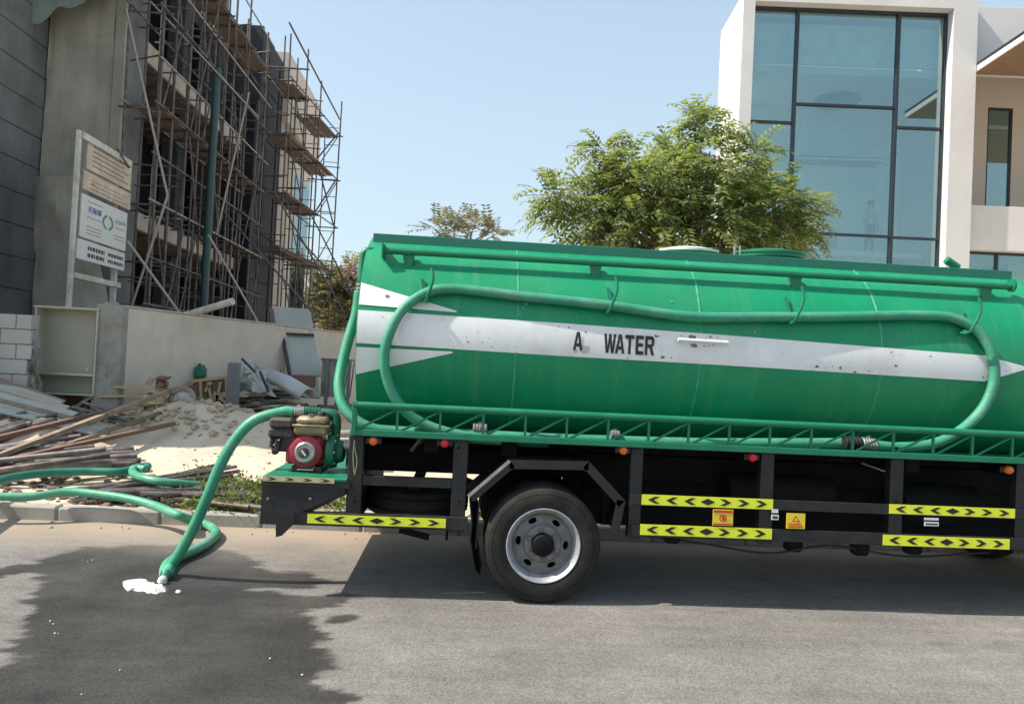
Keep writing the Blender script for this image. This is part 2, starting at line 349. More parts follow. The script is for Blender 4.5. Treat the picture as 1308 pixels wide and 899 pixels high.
# wet patch outline, in metres on the road, measured from the photograph
wet_px = [(-60, 735), (0, 727), (45, 722), (50, 712), (85, 705), (110, 698), (180, 697), (240, 692), (275, 700), (330, 712), (335, 728), (385, 730), (428, 744), (390, 752),
          (330, 752), (385, 760), (440, 757), (458, 767), (415, 776), (398, 778), (405, 800), (425, 808), (408, 822), (420, 835), (418, 852), (408, 868), (435, 882), (445, 905), (470, 960),
          (-140, 960), (-60, 850), (0, 850), (25, 838), (5, 828), (30, 815), (25, 800), (42, 775), (38, 765), (50, 745), (40, 733), (-60, 745)]
wet_poly = [tuple(atz(u, v, 0)[:2]) for u, v in wet_px]
blob = [tuple(atz(u, v, 0)[:2]) for u, v in [(415, 794), (425, 787), (450, 784), (457, 788), (440, 796), (420, 797)]]
wp = np.array(wet_poly)
def sdist(x, y, P):
    d2 = 1e9; ins = False; n = len(P)
    for i in range(n):
        x0, y0 = P[i-1]; x1, y1 = P[i]
        if (y0 > y) != (y1 > y) and x < (x1-x0)*(y-y0)/(y1-y0)+x0: ins = not ins
        dx, dy = x1-x0, y1-y0; t = max(0, min(1, ((x-x0)*dx+(y-y0)*dy)/(dx*dx+dy*dy+1e-9)))
        d2 = min(d2, (x-x0-t*dx)**2+(y-y0-t*dy)**2)
    return math.sqrt(d2)*(1 if ins else -1)
def wetf(x, y):
    if x > .2 or x < -6 or y > 7.2: return 0
    n = nz(x, y*1.8, 3, 1)*.07 + nz(x, y*2, 11, 2)*.03 + nz(x*.5, y*3, 5, 8)*.07
    s = sdist(x, y, wet_poly)+n; s = max(s, sdist(x, y, blob)+n*.3)
    far = smoothstep(6.6, 5.6, y)
    return smoothstep(-.03, .03+.07*(1-far), s)*(.55+.45*far)
def dustf(x, y):
    return max(0, min(1, smoothstep(5.9, 7.05, y)*1.0 + nz(x, y, 1.3, 5)*.30*smoothstep(5.2, 6.6, y)))
KY = 7.14                     # front face of the kerb
xs = sorted(set([-60, -30, -15, -9, -6.5]+list(np.arange(-5.4, .6, .03))+list(np.arange(.6, 5.2, .15))+[6, 8, 12, 20, 40, 60]))
ys = [-10, -4, 0, 1.5]+list(np.arange(2.2, 7.3, .03))
def road_z(x, y): return nz(x, y, .5, 9)*.006
m_road = mat('asphalt', (.182, .169, .152), .88, var=.20, scale=1.1, c2=(.150, .139, .126), mixs=.7, bump=.55, bscale=120, spec=.3)
def road_nodes(m):
    t = m.node_tree; N = t.nodes; L = t.links; b = N['Principled BSDF']
    src = b.inputs['Base Color'].links[0].from_socket
    geo = N.new('ShaderNodeNewGeometry')
    vo = N.new('ShaderNodeTexVoronoi'); vo.inputs['Scale'].default_value = 95; L.new(geo.outputs['Position'], vo.inputs['Vector'])
    gr = N.new('ShaderNodeMapRange'); gr.inputs[1].default_value = 0; gr.inputs[2].default_value = 1; gr.inputs[3].default_value = .62; gr.inputs[4].default_value = 1.42
    L.new(vo.outputs['Color'], gr.inputs[0])
    m1 = N.new('ShaderNodeMix'); m1.data_type = 'RGBA'; m1.blend_type = 'MULTIPLY'; m1.inputs[0].default_value = .8; L.new(src, m1.inputs[6]); L.new(gr.outputs[0], m1.inputs[7])
    # pale dry specks and tyre smears
    n4 = N.new('ShaderNodeTexNoise'); n4.inputs['Scale'].default_value = 5; n4.inputs['Detail'].default_value = 12; n4.inputs['Roughness'].default_value = .8
    mp = N.new('ShaderNodeMapping'); mp.inputs['Scale'].default_value = (.14, 1.3, 1); L.new(geo.outputs['Position'], mp.inputs[0]); L.new(mp.outputs[0], n4.inputs['Vector'])
    r4 = N.new('ShaderNodeMapRange'); r4.inputs[1].default_value = .3; r4.inputs[2].default_value = .7; r4.inputs[3].default_value = .76; r4.inputs[4].default_value = 1.18; L.new(n4.outputs[0], r4.inputs[0])
    m2 = N.new('ShaderNodeMix'); m2.data_type = 'RGBA'; m2.blend_type = 'MULTIPLY'; m2.inputs[0].default_value = 1; L.new(m1.outputs[2], m2.inputs[6]); L.new(r4.outputs[0], m2.inputs[7])
    no = N.new('ShaderNodeTexNoise'); no.inputs['Scale'].default_value = 2.1; no.inputs['Detail'].default_value = 5; L.new(geo.outputs['Position'], no.inputs['Vector'])
    ro = N.new('ShaderNodeMapRange'); ro.inputs[1].default_value = .62; ro.inputs[2].default_value = .70; ro.inputs[3].default_value = 0; ro.inputs[4].default_value = .30; L.new(no.outputs[0], ro.inputs[0])
    mo = N.new('ShaderNodeMix'); mo.data_type = 'RGBA'; L.new(ro.outputs[0], mo.inputs[0]); L.new(m2.outputs[2], mo.inputs[6]); mo.inputs[7].default_value = (.06, .055, .05, 1)
    # hairline cracks: edges of large warped cells, broken up by noise
    wn = N.new('ShaderNodeTexNoise'); wn.inputs['Scale'].default_value = 2.5; wn.inputs['Detail'].default_value = 6; L.new(geo.outputs['Position'], wn.inputs['Vector'])
    wa = N.new('ShaderNodeVectorMath'); wa.operation = 'MULTIPLY_ADD'; wa.inputs[1].default_value = (.5, .5, .5); L.new(wn.outputs['Color'], wa.inputs[0]); L.new(geo.outputs['Position'], wa.inputs[2])
    vc = N.new('ShaderNodeTexVoronoi'); vc.feature = 'DISTANCE_TO_EDGE'; vc.inputs['Scale'].default_value = .55; L.new(wa.outputs[0], vc.inputs['Vector'])
    rc = N.new('ShaderNodeMapRange'); rc.inputs[1].default_value = .0; rc.inputs[2].default_value = .004; rc.inputs[3].default_value = .55; rc.inputs[4].default_value = 0; L.new(vc.outputs['Distance'], rc.inputs[0])
    rk_ = N.new('ShaderNodeMapRange'); rk_.inputs[1].default_value = .5; rk_.inputs[2].default_value = .6; L.new(n4.outputs[0], rk_.inputs[0])
    mk = N.new('ShaderNodeMath'); mk.operation = 'MULTIPLY'; L.new(rc.outputs[0], mk.inputs[0]); L.new(rk_.outputs[0], mk.inputs[1])
    mc = N.new('ShaderNodeMix'); mc.data_type = 'RGBA'; L.new(mk.outputs[0], mc.inputs[0]); L.new(mo.outputs[2], mc.inputs[6]); mc.inputs[7].default_value = (.05, .045, .04, 1)
    m2 = mc
    ad = N.new('ShaderNodeAttribute'); ad.attribute_name = 'dust'
    m3 = N.new('ShaderNodeMix'); m3.data_type = 'RGBA'; L.new(ad.outputs['Fac'], m3.inputs[0]); L.new(m2.outputs[2], m3.inputs[6]); m3.inputs[7].default_value = (.33, .262, .195, 1)
    aw = N.new('ShaderNodeAttribute'); aw.attribute_name = 'wet'
    m4 = N.new('ShaderNodeMix'); m4.data_type = 'RGBA'; m4.blend_type = 'MULTIPLY'; L.new(aw.outputs['Fac'], m4.inputs[0]); L.new(m3.outputs[2], m4.inputs[6]); 
    nw = N.new('ShaderNodeTexNoise'); nw.inputs['Scale'].default_value = 1.6; nw.inputs['Detail'].default_value = 9; L.new(geo.outputs['Position'], nw.inputs['Vector'])
    rw = N.new('ShaderNodeMapRange'); rw.inputs[1].default_value = .35; rw.inputs[2].default_value = .65; rw.inputs[3].default_value = .19; rw.inputs[4].default_value = .36; L.new(nw.outputs[0], rw.inputs[0]); L.new(rw.outputs[0], m4.inputs[7])
    L.new(m4.outputs[2], b.inputs['Base Color'])
    rr = N.new('ShaderNodeMapRange'); rr.inputs[3].default_value = .9; rr.inputs[4].default_value = .50; L.new(aw.outputs['Fac'], rr.inputs[0]); L.new(rr.outputs[0], b.inputs['Roughness'])
road_nodes(m_road)
tag(near_grid(xs, ys, road_z, 'road', m_road, {'wet': wetf, 'dust': dustf}), 'sunlit grey asphalt road with a dark wet patch', None, None, 'structure')
# kerb of separate stones
kerb = thing('kerb', 'low concrete kerb along the edge of the road', None, (0, KY, 0)); kerb['kind'] = 'structure'
m = MB().box(-40, 40, KY+.01, KY+.14, -.2, .095); m.build('kerb_bedding', m_mortar, kerb)
x = atz(81, 655, .05).x - 9*.92
ks = MB().box(-.452, .452, -.075, .075, -.15, .125, .016)
kme = bpy.data.meshes.new('kerb_stone'); kme.from_pydata(ks.v, [], ks.f); kme.update()
import bmesh
bm = bmesh.new(); bm.from_mesh(kme); bmesh.ops.recalc_face_normals(bm, faces=bm.faces); bm.to_mesh(kme); bm.free()
for i in range(34):
    o = link('kerb_stone', kme, m_curb, kerb, (x+.46+i*.92, KY+.075+rnd(-.004, .004), rnd(-.006, .006)))
# sand of the building plot behind the kerb
def gz(x, y):
    base = .10 + .53*smoothstep(7.9, 11.2, y)
    n = nz(x, y, .8, 3)*.05*smoothstep(7.4, 8.5, y) + nz(x, y, 3.5, 4)*.022*smoothstep(7.3, 7.8, y)
    heap = .27*math.exp(-(((x+3.75)/.62)**2+((y-10.75)/.55)**2)) + .08*math.exp(-(((x+2.7)/1.1)**2+((y-11.0)/.6)**2))
    heap += .35*math.exp(-(((x+5.6)/1.2)**2+((y-9.8)/.8)**2))
    return base + n + heap*(1+nz(x, y, 4, 7)*.35)*(1 if y < 30 else 0)
gx = sorted(set([-60, -40, -25, -16, -12]+list(np.arange(-10, 0, .09))+list(np.arange(0, 12, .5))+[14, 20, 30, 45, 60]))
gy = [KY+.13]+list(np.arange(7.32, 13, .07))+list(np.arange(13, 20, .3))+[22, 26, 32, 40, 60]
m_sand = mat('pale_construction_sand', (.58, .475, .35), .95, var=.12, scale=2.2, c2=(.47, .385, .29), mixs=1.3, bump=.7, bscale=30)
m_sandd = m_sand
tag(near_grid(gx, gy, gz, 'sandy_plot', m_sand), 'pale sandy ground of the building plot', None, None, 'structure')
m_far = mat('distant_dusty_ground', (.40, .33, .25), .95, scale=.05)
far = MB(); 
for (x0, x1, y0, y1) in ((-1500, 1500, -1500, -9.8), (-1500, 1500, 59.8, 1500), (-1500, -59.8, -9.8, 59.8), (59.8, 1500, -9.8, 59.8)):
    far.add([(x0, y0, -.02), (x1, y0, -.02), (x1, y1, -.02), (x0, y1, -.02)], [(0, 1, 2, 3)])
tag(far.build('ground', m_far), 'flat dusty ground reaching to the horizon', None, None, 'structure')

# ================================================================== WATER TANKER
Y0 = 5.12
truck = thing('water_tanker', 'green and white water tanker truck parked along the kerb', 'tanker truck', (2.5, 6.12, 0))
YC, HW, ZC, HH = 6.13, .86, 1.80, .79
X0, X1 = -.755, 4.42
def tys(z, off=0.0):
    q = max(0.0, 1-((z-ZC)/HH)**2); return YC-(HW+off)*math.sqrt(q)-(off if q < .02 else 0)
def tank_pt(u, v, off=0.0):
    d = ray(u, v); a = HW+off; b = HH+off
    A = (d.y/a)**2+(d.z/b)**2; B = 2*((-YC)*d.y/a**2+(EYE-ZC)*d.z/b**2); Cc = (YC/a)**2+((EYE-ZC)/b)**2-1
    D = B*B-4*A*Cc
    if D < 0: D = 0
    t = (-B-math.sqrt(D))/(2*A); return CAMP+d*t
def tn(z):     # outward normal at height z on the near side
    y = tys(z); n = Vector((0, (y-YC)/HW**2, (z-ZC)/HH**2)); return n.normalized()
m_seam = mat('paler_weld_bead', (.05, .30, .17), .5, var=.3, scale=20)
tk = MB(); nseg = 96
stations = [(X0-.032, .0), (X0-.030, .35), (X0-.024, .70), (X0-.014, .90), (X0-.006, .985), (X0, 1.0)]
body = [X0+.02]
for sx in (.36, 1.68, 3.02): body += [sx-.02, sx]
body += [X1]
prof = [(x, s) for x, s in stations]+[(x, 1.0) for x in np.linspace(X0+.02, X1, 40)]+[(X1+.03, .97), (X1+.08, .88), (X1+.12, .6), (X1+.14, .0)]
V = []; F = []
for (x, s) in prof:
    for k in range(nseg):
        a = 2*math.pi*k/nseg
        dent = 1+nz(x*1.0, a*1.2, 1.1, 21)*.0035
        V.append((x, YC+HW*s*dent*math.cos(a), ZC+HH*s*dent*math.sin(a)))
for i in range(len(prof)-1):
    for k in range(nseg): k2 = (k+1) % nseg; F.append((i*nseg+k, i*nseg+k2, (i+1)*nseg+k2, (i+1)*nseg+k))
tank = tk.add(V, F).build('tank', m_tank, truck, smooth=True, ang=50)
for sx in (.36, 1.68, 3.02):      # weld seams round the tank
    s_ = MB(); V = []; F = []
    pr_ = [(-.010, -.004), (-.005, .0035), (.005, .0035), (.010, -.004)]
    for (dx, dr) in pr_:
        for k in range(nseg): a = 2*math.pi*k/nseg; V.append((sx+dx, YC+(HW+dr)*math.cos(a), ZC+(HH+dr)*math.sin(a)))
    for i in range(3):
        for k in range(nseg): k2 = (k+1) % nseg; F.append((i*nseg+k, i*nseg+k2, (i+1)*nseg+k2, (i+1)*nseg+k))
    s_.add(V, F).build('weld_seam', m_seam, tank, smooth=True)
def strip(name, top, bot, m, off=.0045, n=40, nzv=6, parent=tank):
    """painted band lying on the tank, between two poly-lines given in (x, z)"""
    def ip(L, x):
        for (a, b) in zip(L, L[1:]):
            if x <= b[0]: t = (x-a[0])/(b[0]-a[0]+1e-9); return a[1]+(b[1]-a[1])*t
        return L[-1][1]
    xa = min(top[0][0], bot[0][0]); xb = max(top[-1][0], bot[-1][0]); V = []; F = []
    xs_ = sorted(set(list(np.linspace(xa, xb, n))+[p[0] for p in top+bot]))
    for x in xs_:
        zt, zb = ip(top, x), ip(bot, x)
        for j in range(nzv+1):
            z = zb+(zt-zb)*j/nzv
            dent = 1+nz(x*1.0, (math.atan2((z-ZC)/HH, -math.sqrt(max(0, 1-((z-ZC)/HH)**2))) % (2*math.pi))*1.2, 1.1, 21)*.0035
            V.append((x, YC+(tys(z)-YC)*dent-off, z))
    w_ = nzv+1
    for i in range(len(xs_)-1):
        for j in range(nzv): a = i*w_+j; F.append((a, a+w_, a+w_+1, a+1))
    return MB().add(V, F).build(name, m, parent, smooth=True)
def tp(u, v): p = tank_pt(u, v); return (p.x, p.z)
rear = X0+.003
def tpr(u, v): q = tp(u, v); return (rear, q[1])
strip('white_band', [tpr(463, 396), tp(583, 404), tp(706, 412), tp(900, 426), tp(1257, 454), tp(1309, 468)],
      [tpr(457, 438), tp(583, 446), tp(706, 454), tp(900, 465), tp(1080, 476), tp(1257, 487), tp(1309, 472)], m_white, n=110, nzv=8)
strip('white_fin', [tpr(463, 361), tp(583, 397)], [tpr(461, 389), tp(583, 399)], m_white)
strip('white_fin', [tpr(456, 443), tp(578, 449)], [tpr(457, 478), tp(578, 451)], m_white)
# lettering A   WATER and the paint patch where letters are gone
GLY = {'W': [[(0, 1), (.2, 1), (.3, .34), (.41, 1), (.59, 1), (.70, .34), (.80, 1), (1, 1), (.82, 0), (.6, 0), (.5, .60), (.4, 0), (.18, 0)]],
 'A': [[(0, 0), (.26, 0), (.5, .78), (.5, 1), (.34, 1)], [(1, 0), (.66, 1), (.5, 1), (.5, .78), (.74, 0)], [(.322, .2), (.678, .2), (.623, .38), (.377, .38)]],
 'T': [[(0, 1), (0, .8), (.36, .8), (.36, 0), (.64, 0), (.64, .8), (1, .8), (1, 1)]],
 'E': [[(0, 0), (0, 1), (1, 1), (1, .81), (.32, .81), (.32, .6), (.92, .6), (.92, .42), (.32, .42), (.32, .19), (1, .19), (1, 0)]],
 'R': [[(0, 0), (0, 1), (.28, 1), (.28, 0)], [(.28, 1), (.78, 1), (.95, .9), (.70, .82), (.28, .82)], [(.95, .9), (1, .82), (1, .6), (.92, .5), (.72, .57), (.72, .76), (.70, .82)], [(.28, .40), (.28, .57), (.72, .57), (.92, .5), (.78, .42)], [(.45, .408), (.78, .42), (1.02, 0), (.74, 0)]]}
for (ch, ul, ur, vt, vb) in (('A', 731.5, 743.5, 423.5, 447), ('W', 770.5, 786, 426, 450.5), ('A', 785, 797, 426.8, 451.2), ('T', 797.5, 809, 427.5, 452), ('E', 811, 821, 428.3, 452.8), ('R', 823, 834.5, 429, 453.5)):
    a = tank_pt(ul, vb); b = tank_pt(ur, vb); c = tank_pt(ul, vt); V = []; F = []
    for poly in GLY[ch]:
        n = len(V); V += [(a.x+x*(b.x-a.x), tys(a.z+z*(c.z-a.z))-.0125, a.z+z*(c.z-a.z)) for x, z in poly]; F.append(tuple(range(n, n+len(poly))))
    MB().add(V, F).build('letter', m_ink, tank, recalc=False)
m_patch = mat('faded_grey_paint_patch', (.42, .43, .44), .6, var=.15, scale=30)
def chip(u, v, r, m, off=.0075, ry=None):
    c = tank_pt(u, v); ry = ry or r; n = 9; P = []
    for k in range(n):
        a = 2*math.pi*k/n; q = rnd(.6, 1.15); z = c.z+math.sin(a)*ry*q; P.append((c.x+math.cos(a)*r*q, tys(z)-off, z))
    MB().add(P, [tuple(range(n))]).build('paint_chip', m, tank)
m_chipc = mat('bare_primer_chip', (.16, .15, .15), .8, var=.3, scale=40)
chip(748, 446, .035, m_patch); chip(735, 448, .02, m_patch)
for (u, v, r) in [(495, 378, .018), (489, 405, .007), (462, 437, .004), (598, 437, .009), (616, 437, .008), (628, 443, .007), (625, 432, .006), (596, 431, .006), (610, 424, .005),
                  (748, 424, .009), (726, 418, .010), (714, 417, .006), (711, 422, .005), (846, 456, .017), (857, 457, .008), (801, 457, .007), (884, 431, .03), (886, 441, .028), (870, 429, .008),
                  (907, 430, .012), (916, 431, .008), (899, 442, .008), (905, 442, .007), (911, 441, .008), (1043, 468, .016), (1053, 470, .006), (1063, 468, .006), (1091, 475, .014), (1109, 474, .008),
                  (1123, 476, .006), (1138, 450, .010), (1150, 453, .006), (1188, 455, .011), (1255, 482, .010), (999, 452, .006), (1110, 460, .004), (566, 405, .004), (523, 406, .004)]:
    chip(u, v, r*1.0, m_chipc, ry=r*.6)
m_scuff = mat('pale_scuff', (.13, .33, .24), .6)
for (u, v, r) in [(668, 393, .012), (664, 402, .009), (672, 388, .014), (964, 424, .01), (858, 385, .008), (737, 406, .007)]: chip(u, v, r, m_scuff, .0035)
# longitudinal board, rail and brackets along the top
yb = 5.72
pa, pb = at(477, 297, yb), at(1293, 347, yb)
bt = (pa.z+pb.z)/2
MB().box(pa.x, pb.x, yb, yb+.012, 2.40, bt, .003).build('top_board', m_board, truck)
MB().box(pa.x, pa.x+.012, yb+.012, YC+(YC-yb), 2.40, bt).build('top_board', m_board, truck)
MB().box(pa.x, pb.x, 2*YC-yb-.012, 2*YC-yb, 2.40, bt, .003).build('top_board', m_board, truck)
yr = 5.45; ra, rb = at(492, 319, yr), at(1292, 367, yr); rz = (ra.z+rb.z)/2
MB().tube([(ra.x-.02, yr, rz), (rb.x, yr, rz)], .026, 14).build('top_rail', m_green, truck, smooth=True)
MB().box(ra.x-.02, ra.x-.008, yr-.05, yb, rz-.06, rz+.05, .003).build('rail_end_plate', m_green, truck)
MB().lathe([(.0, -.008), (.05, -.008), (.05, .008), (.0, .008)], (rb.x, yr, rz+.01), (1, 0, 0), 20).build('rail_end_plate', m_green, truck, smooth=True)
for u in (521, 761, 1018, 1262):
    x = at(u, 345, yr).x; zb_ = 2.16+.0; m_ = MB()
    zf = rz-.12; yf = tys(zf)
    m_.add([(x-.045, yr, rz-.01), (x+.045, yr, rz-.01), (x+.022, yf+.02, zf-.02), (x-.022, yf+.02, zf-.02), (x-.045, yr+.06, rz-.01), (x+.045, yr+.06, rz-.01), (x+.022, yf+.08, zf+.03), (x-.022, yf+.08, zf+.03)],
           [(0, 3, 2, 1), (4, 5, 6, 7), (0, 1, 5, 4), (1, 2, 6, 5), (2, 3, 7, 6), (3, 0, 4, 7)]); m_.build('rail_bracket', m_green, truck)
# J hooks that carry the hose
for (u, vt, vb, us) in ((549, 343, 384, 538), (783, 354, 398, 775), (1020, 366, 412, 1002), (1245, 380, 425, 1225)):
    a = at(u+3, vt, 5.16); b = at(u-4, vb, 5.16); s0 = tank_pt(us, vt+16); s1 = tank_pt(us+4, vb-4)
    hk = MB().tube(spline([(a.x, 5.14, a.z), (a.x+.01, 5.13, (a.z+b.z)/2+.03), (b.x+.005, 5.16, b.z+.03), (b.x, 5.21, b.z), (b.x, tys(b.z)+.01, b.z+.01)], 6), .0105, 8)
    hk.bar((s0.x, s0.y, s0.z), (s1.x, s1.y-.01, s1.z), .03, .05); hk.bar((s1.x, s1.y+.01, s1.z), (b.x, 5.20, b.z), .02, .02)
    hk.build('hose_hook', m_green, truck, smooth=True, ang=35)
# white tubular handle on the band
ha, hb = tank_pt(864, 434), tank_pt(927, 438); hy = tys((ha.z+hb.z)/2)-.045
MB().tube([(ha.x, hy, ha.z), (hb.x, hy, hb.z)], .014, 12).tube([(ha.x+.01, hy, ha.z), (ha.x+.01, hy+.09, ha.z)], .011, 8).tube([(hb.x-.02, hy, hb.z), (hb.x-.02, hy+.09, hb.z)], .011, 8).build('handle', m_white, truck, smooth=True)
# manhole lids on the crown of the tank
for (u, v, r, mt) in ((880, 316, .235, m_label), (983, 319, .27, m_green)):
    c = at(u, v, YC); 
    lid = MB().lathe([(.0, -.17), (r*.9, -.17), (r*.9, -.03), (r, -.025), (r, .0), (r*.55, .022), (0, .03)], (c.x, YC, c.z-.045), (0, -.06, 1), 36).build('manhole', m_green, truck, smooth=True)
    MB().lathe([(r*.97, 0), (r*1.04, .004), (r*1.04, .022), (r*.6, .042), (.0, .05)], (c.x, YC, c.z-.047), (0, -.06, 1), 36).build('manhole_lid', mt, lid, smooth=True)
c = at(1216, 337, 5.9); MB().tube([c+Vector((-.05, 0, .03)), c+Vector((.05, 0, -.03))], .032, 14).tube([c+Vector((0, 0, .0)), c+Vector((0, 0, -.2))], .015).build('vent_cap', m_green, truck, smooth=True)
for u in (941, 948): c = at(u, 318, 5.8); MB().tube([(c.x, 5.85, c.z-.2), (c.x, 5.85, c.z+.03)], .008).build('lid_bolt', m_steel, truck)
# stand pipe behind the tank
c0_ = at(478, 320, 5.62); zt = c0_.z; xp = at(464, 330, 5.62).x
MB().tube([(pa.x+.1, 5.68, zt-.01), (xp+.04, 5.62, zt), (xp+.012, 5.62, zt-.012), (xp, 5.62, zt-.04), (xp-.005, 5.62, zt-.24)], .03, 14).build('stand_pipe', m_green, truck, smooth=True)
cp = MB()
for k in range(5): cp.lathe([(.031, 0), (.038, .004), (.038, .018), (.031, .022)], (xp-.006, 5.62, zt-.27-.03*k+.0), (0, 0, 1), 18)
cp.build('hose_coupling', m_steel, truck, smooth=True)
# side truss shelf
xs0 = at(452, 530, Y0).x; xs1 = 4.7
zt_, zb_ = 1.30, 1.118
MB().tube([(xs0, Y0, zt_), (xs1, Y0, zt_)], .024, 14).build('shelf_top_rail', m_green, truck, smooth=True)
MB().box(xs0-.02, xs1, Y0-.012, Y0+.03, zb_-.024, zb_+.020, .004).build('shelf_bottom_rail', m_green, truck)
MB().box(xs0, xs1, Y0+.03, YC-.55, zb_-.015, zb_-.003).build('shelf_floor', m_green, truck)
MB().box(xs0, xs1, 2*YC-Y0-.56, 2*YC-Y0, zb_-.024, zb_+.020).build('shelf_floor', m_green, truck)
MB().box(xs0-.012, xs0+.022, Y0-.018, Y0+.016, zb_-.02, zt_+.025, .004).build('shelf_post', m_green, truck)
vs = [at(u, 545, Y0).x for u in (507, 562, 617, 671, 724, 777, 829, 880, 932, 984, 1037, 1090, 1142, 1193, 1243, 1294)]
vs += [vs[-1]+.3, vs[-1]+.6]; prev = xs0
for i, x in enumerate(vs):
    if x > xs1: break
    slab('shelf_strut', (x, Y0+.004, (zt_+zb_)/2), (.008, .008, (zt_-zb_)/2), m_green, truck)
    rod('shelf_diagonal', (prev+.02, Y0+.004, zb_+.015), (x-.005, Y0+.004, zt_-.02), .0085, m_green, truck)
    prev = x
# black posts hanging below the shelf
zp = .46
for (u0, u1, v, zbot) in ((444, 463, 600, .52), (577, 596, 620, .46), (804, 820, 630, .46), (971, 988, 630, .46), (1137, 1154, 630, .48), (1298, 1320, 640, .46)):
    xa, xb = at(u0, v, Y0+.03).x, at(u1, v, Y0+.03).x
    MB().box(xa, xb, Y0+.03, Y0+.11, zbot, zb_-.026, .006).build('frame_post', m_black, truck)
for u_ in (453, 586, 812, 979, 1145):
    for v_ in (572, 640):
        q = at(u_, v_, Y0+.028); MB().lathe([(.010, 0), (.009, .007), (0, .008)], (q.x, Y0+.03, q.z), (0, -1, 0), 6).build('bolt', m_dark, truck)
def rail(u0, v0, u1, v1, y, d=.05, name='guard_rail', m=m_black, off=0):
    a = at(u0, v0, y); b = at(u1, v1, y)      # v0 top at left, v1 bottom at right
    zt1 = a.z; zb1 = b.z; return MB().box(a.x, b.x, y, y+d, zb1, zt1, .004).build(name, m, truck), (a.x, b.x, zb1, zt1)
rail(463, 607, 577, 624, Y0+.04, .045)
rail(350, 652, 597, 678, Y0+.012, .05)
rail(806, 631, 1320, 664, Y0+.015, .015); rail(806, 669, 1320, 703, Y0+.015, .015)
# reflective tapes with chevrons
def tape(u0, v0, u1, v1, y, m, n=3, oneway=0, parent=truck):
    a = at(u0, v0, y); b = at(u1, v1, y); z1, z0 = a.z, b.z; L = b.x-a.x; H = z1-z0
    t = MB().box(a.x, b.x, y-.003, y, z0, z1).build('reflective_tape', m, parent); zc = (z0+z1)/2; yy = y-.0045
    def chev(xc, d):     # filled swept arrow pointing left (d=-1) or right
        w = L/(2*n+1)*.62 if not oneway else L/oneway*.6; h = H*.33
        P = [(xc+d*w/2, yy, zc), (xc-d*w*.1, yy, zc+h), (xc-d*w*.55, yy, zc+h), (xc-d*w*.0, yy, zc), (xc-d*w*.55, yy, zc-h), (xc-d*w*.1, yy, zc-h)]
        MB().add(P, [(0, 1, 2, 3), (0, 3, 4, 5)]).build('chevron', m_ink, t)
    if oneway:
        for k in range(oneway): chev(a.x+L*(k+.5)/oneway, 1)
        return
    xc = (a.x+b.x)/2; st = L/(2*n+1.3)
    for k in range(1, n+1): chev(xc-st*k, -1); chev(xc+st*k, 1)
    MB().add([(xc-st*.42, yy, zc), (xc, yy, zc+H*.33), (xc+st*.42, yy, zc), (xc, yy, zc-H*.33)], [(0, 1, 2, 3)]).build('diamond', m_ink, t)
tape(393, 656, 569, 674, Y0+.009, m_yellow)
tape(820, 631, 987, 650.5, Y0+.012, m_yellow); tape(818, 669, 985.5, 688.5, Y0+.012, m_yellow)
tape(1136, 643.5, 1296, 661.5, Y0+.012, m_yellow); tape(1128, 682.5, 1289, 701.5, Y0+.012, m_yellow)
# marker lamps
for (u, v, m_) in ((477, 563, m_orange), (568, 566, m_redl), (796, 575, m_orange), (961, 584, m_redl), (1288, 600, m_orange)):
    c = at(u, v, Y0+.03); l = MB().box(c.x-.055, c.x+.055, Y0+.035, Y0+.05, c.z-.022, c.z+.022, .004).build('marker_lamp', m_black, truck)
    MB().lathe([(.030, .0), (.030, .018), (.022, .030), (.0, .034)], (c.x, Y0+.036, c.z), (0, -1, 0), 20).build('lens', m_, l, smooth=True)
    MB().lathe([(.010, .0), (.010, .038), (0, .04)], (c.x, Y0+.036, c.z), (0, -1, 0), 12).build('lens', m_orange if m_ is m_orange else m_platered, l, smooth=True)
# warning plates between the guard rails
def plate(u0, v0, u1, v1, base, y=Y0+.008):
    a = at(u0, v0, y); b = at(u1, v1, y); return MB().box(a.x, b.x, y, y+.004, b.z, a.z).build('warning_plate', base, truck), a, b
p, a, b = plate(911, 650, 936, 671.5, m_plate); yy = a.y-.003; cx, cz = (a.x+b.x)/2, (a.z+b.z)/2-.004
MB().box(a.x+.004, b.x-.004, yy, yy+.002, a.z-.022, a.z-.006).box(a.x+.004, b.x-.004, yy, yy+.002, b.z+.005, b.z+.014).build('red_bar', m_platered, p)
rg = MB(); 
for k in range(20):
    a0, a1 = 2*math.pi*k/20, 2*math.pi*(k+1)/20
    rg.add([(cx+math.cos(q)*r_, yy, cz+math.sin(q)*r_) for q, r_ in ((a0, .026), (a1, .026), (a1, .019), (a0, .019))], [(0, 1, 2, 3)])
rg.bar((cx-.018, yy, cz+.018), (cx+.018, yy, cz-.018), .002, .007, up=(0, 1, 0)); rg.box(cx-.006, cx+.012, yy, yy+.001, cz-.012, cz+.012); rg.build('prohibition_symbol', m_platered, p)
p, a, b = plate(1005, 655, 1028, 675.5, m_plate); yy = a.y-.003; cx, cz = (a.x+b.x)/2, (a.z+b.z)/2
MB().add([(cx-.028, yy, cz-.004), (cx+.028, yy, cz-.004), (cx, yy, cz+.038)], [(0, 1, 2)]).build('red_triangle', m_platered, p)
MB().add([(cx-.016, yy-.001, cz+.002), (cx+.016, yy-.001, cz+.002), (cx, yy-.001, cz+.028)], [(0, 1, 2)]).build('yellow_triangle', m_plate, p)
tl = MB()
for k in range(3): tl.box(a.x+.012, b.x-.012-.01*k, yy, yy+.001, b.z+.008+k*.012, b.z+.014+k*.012)
tl.build('printed_lines', m_platered, p)
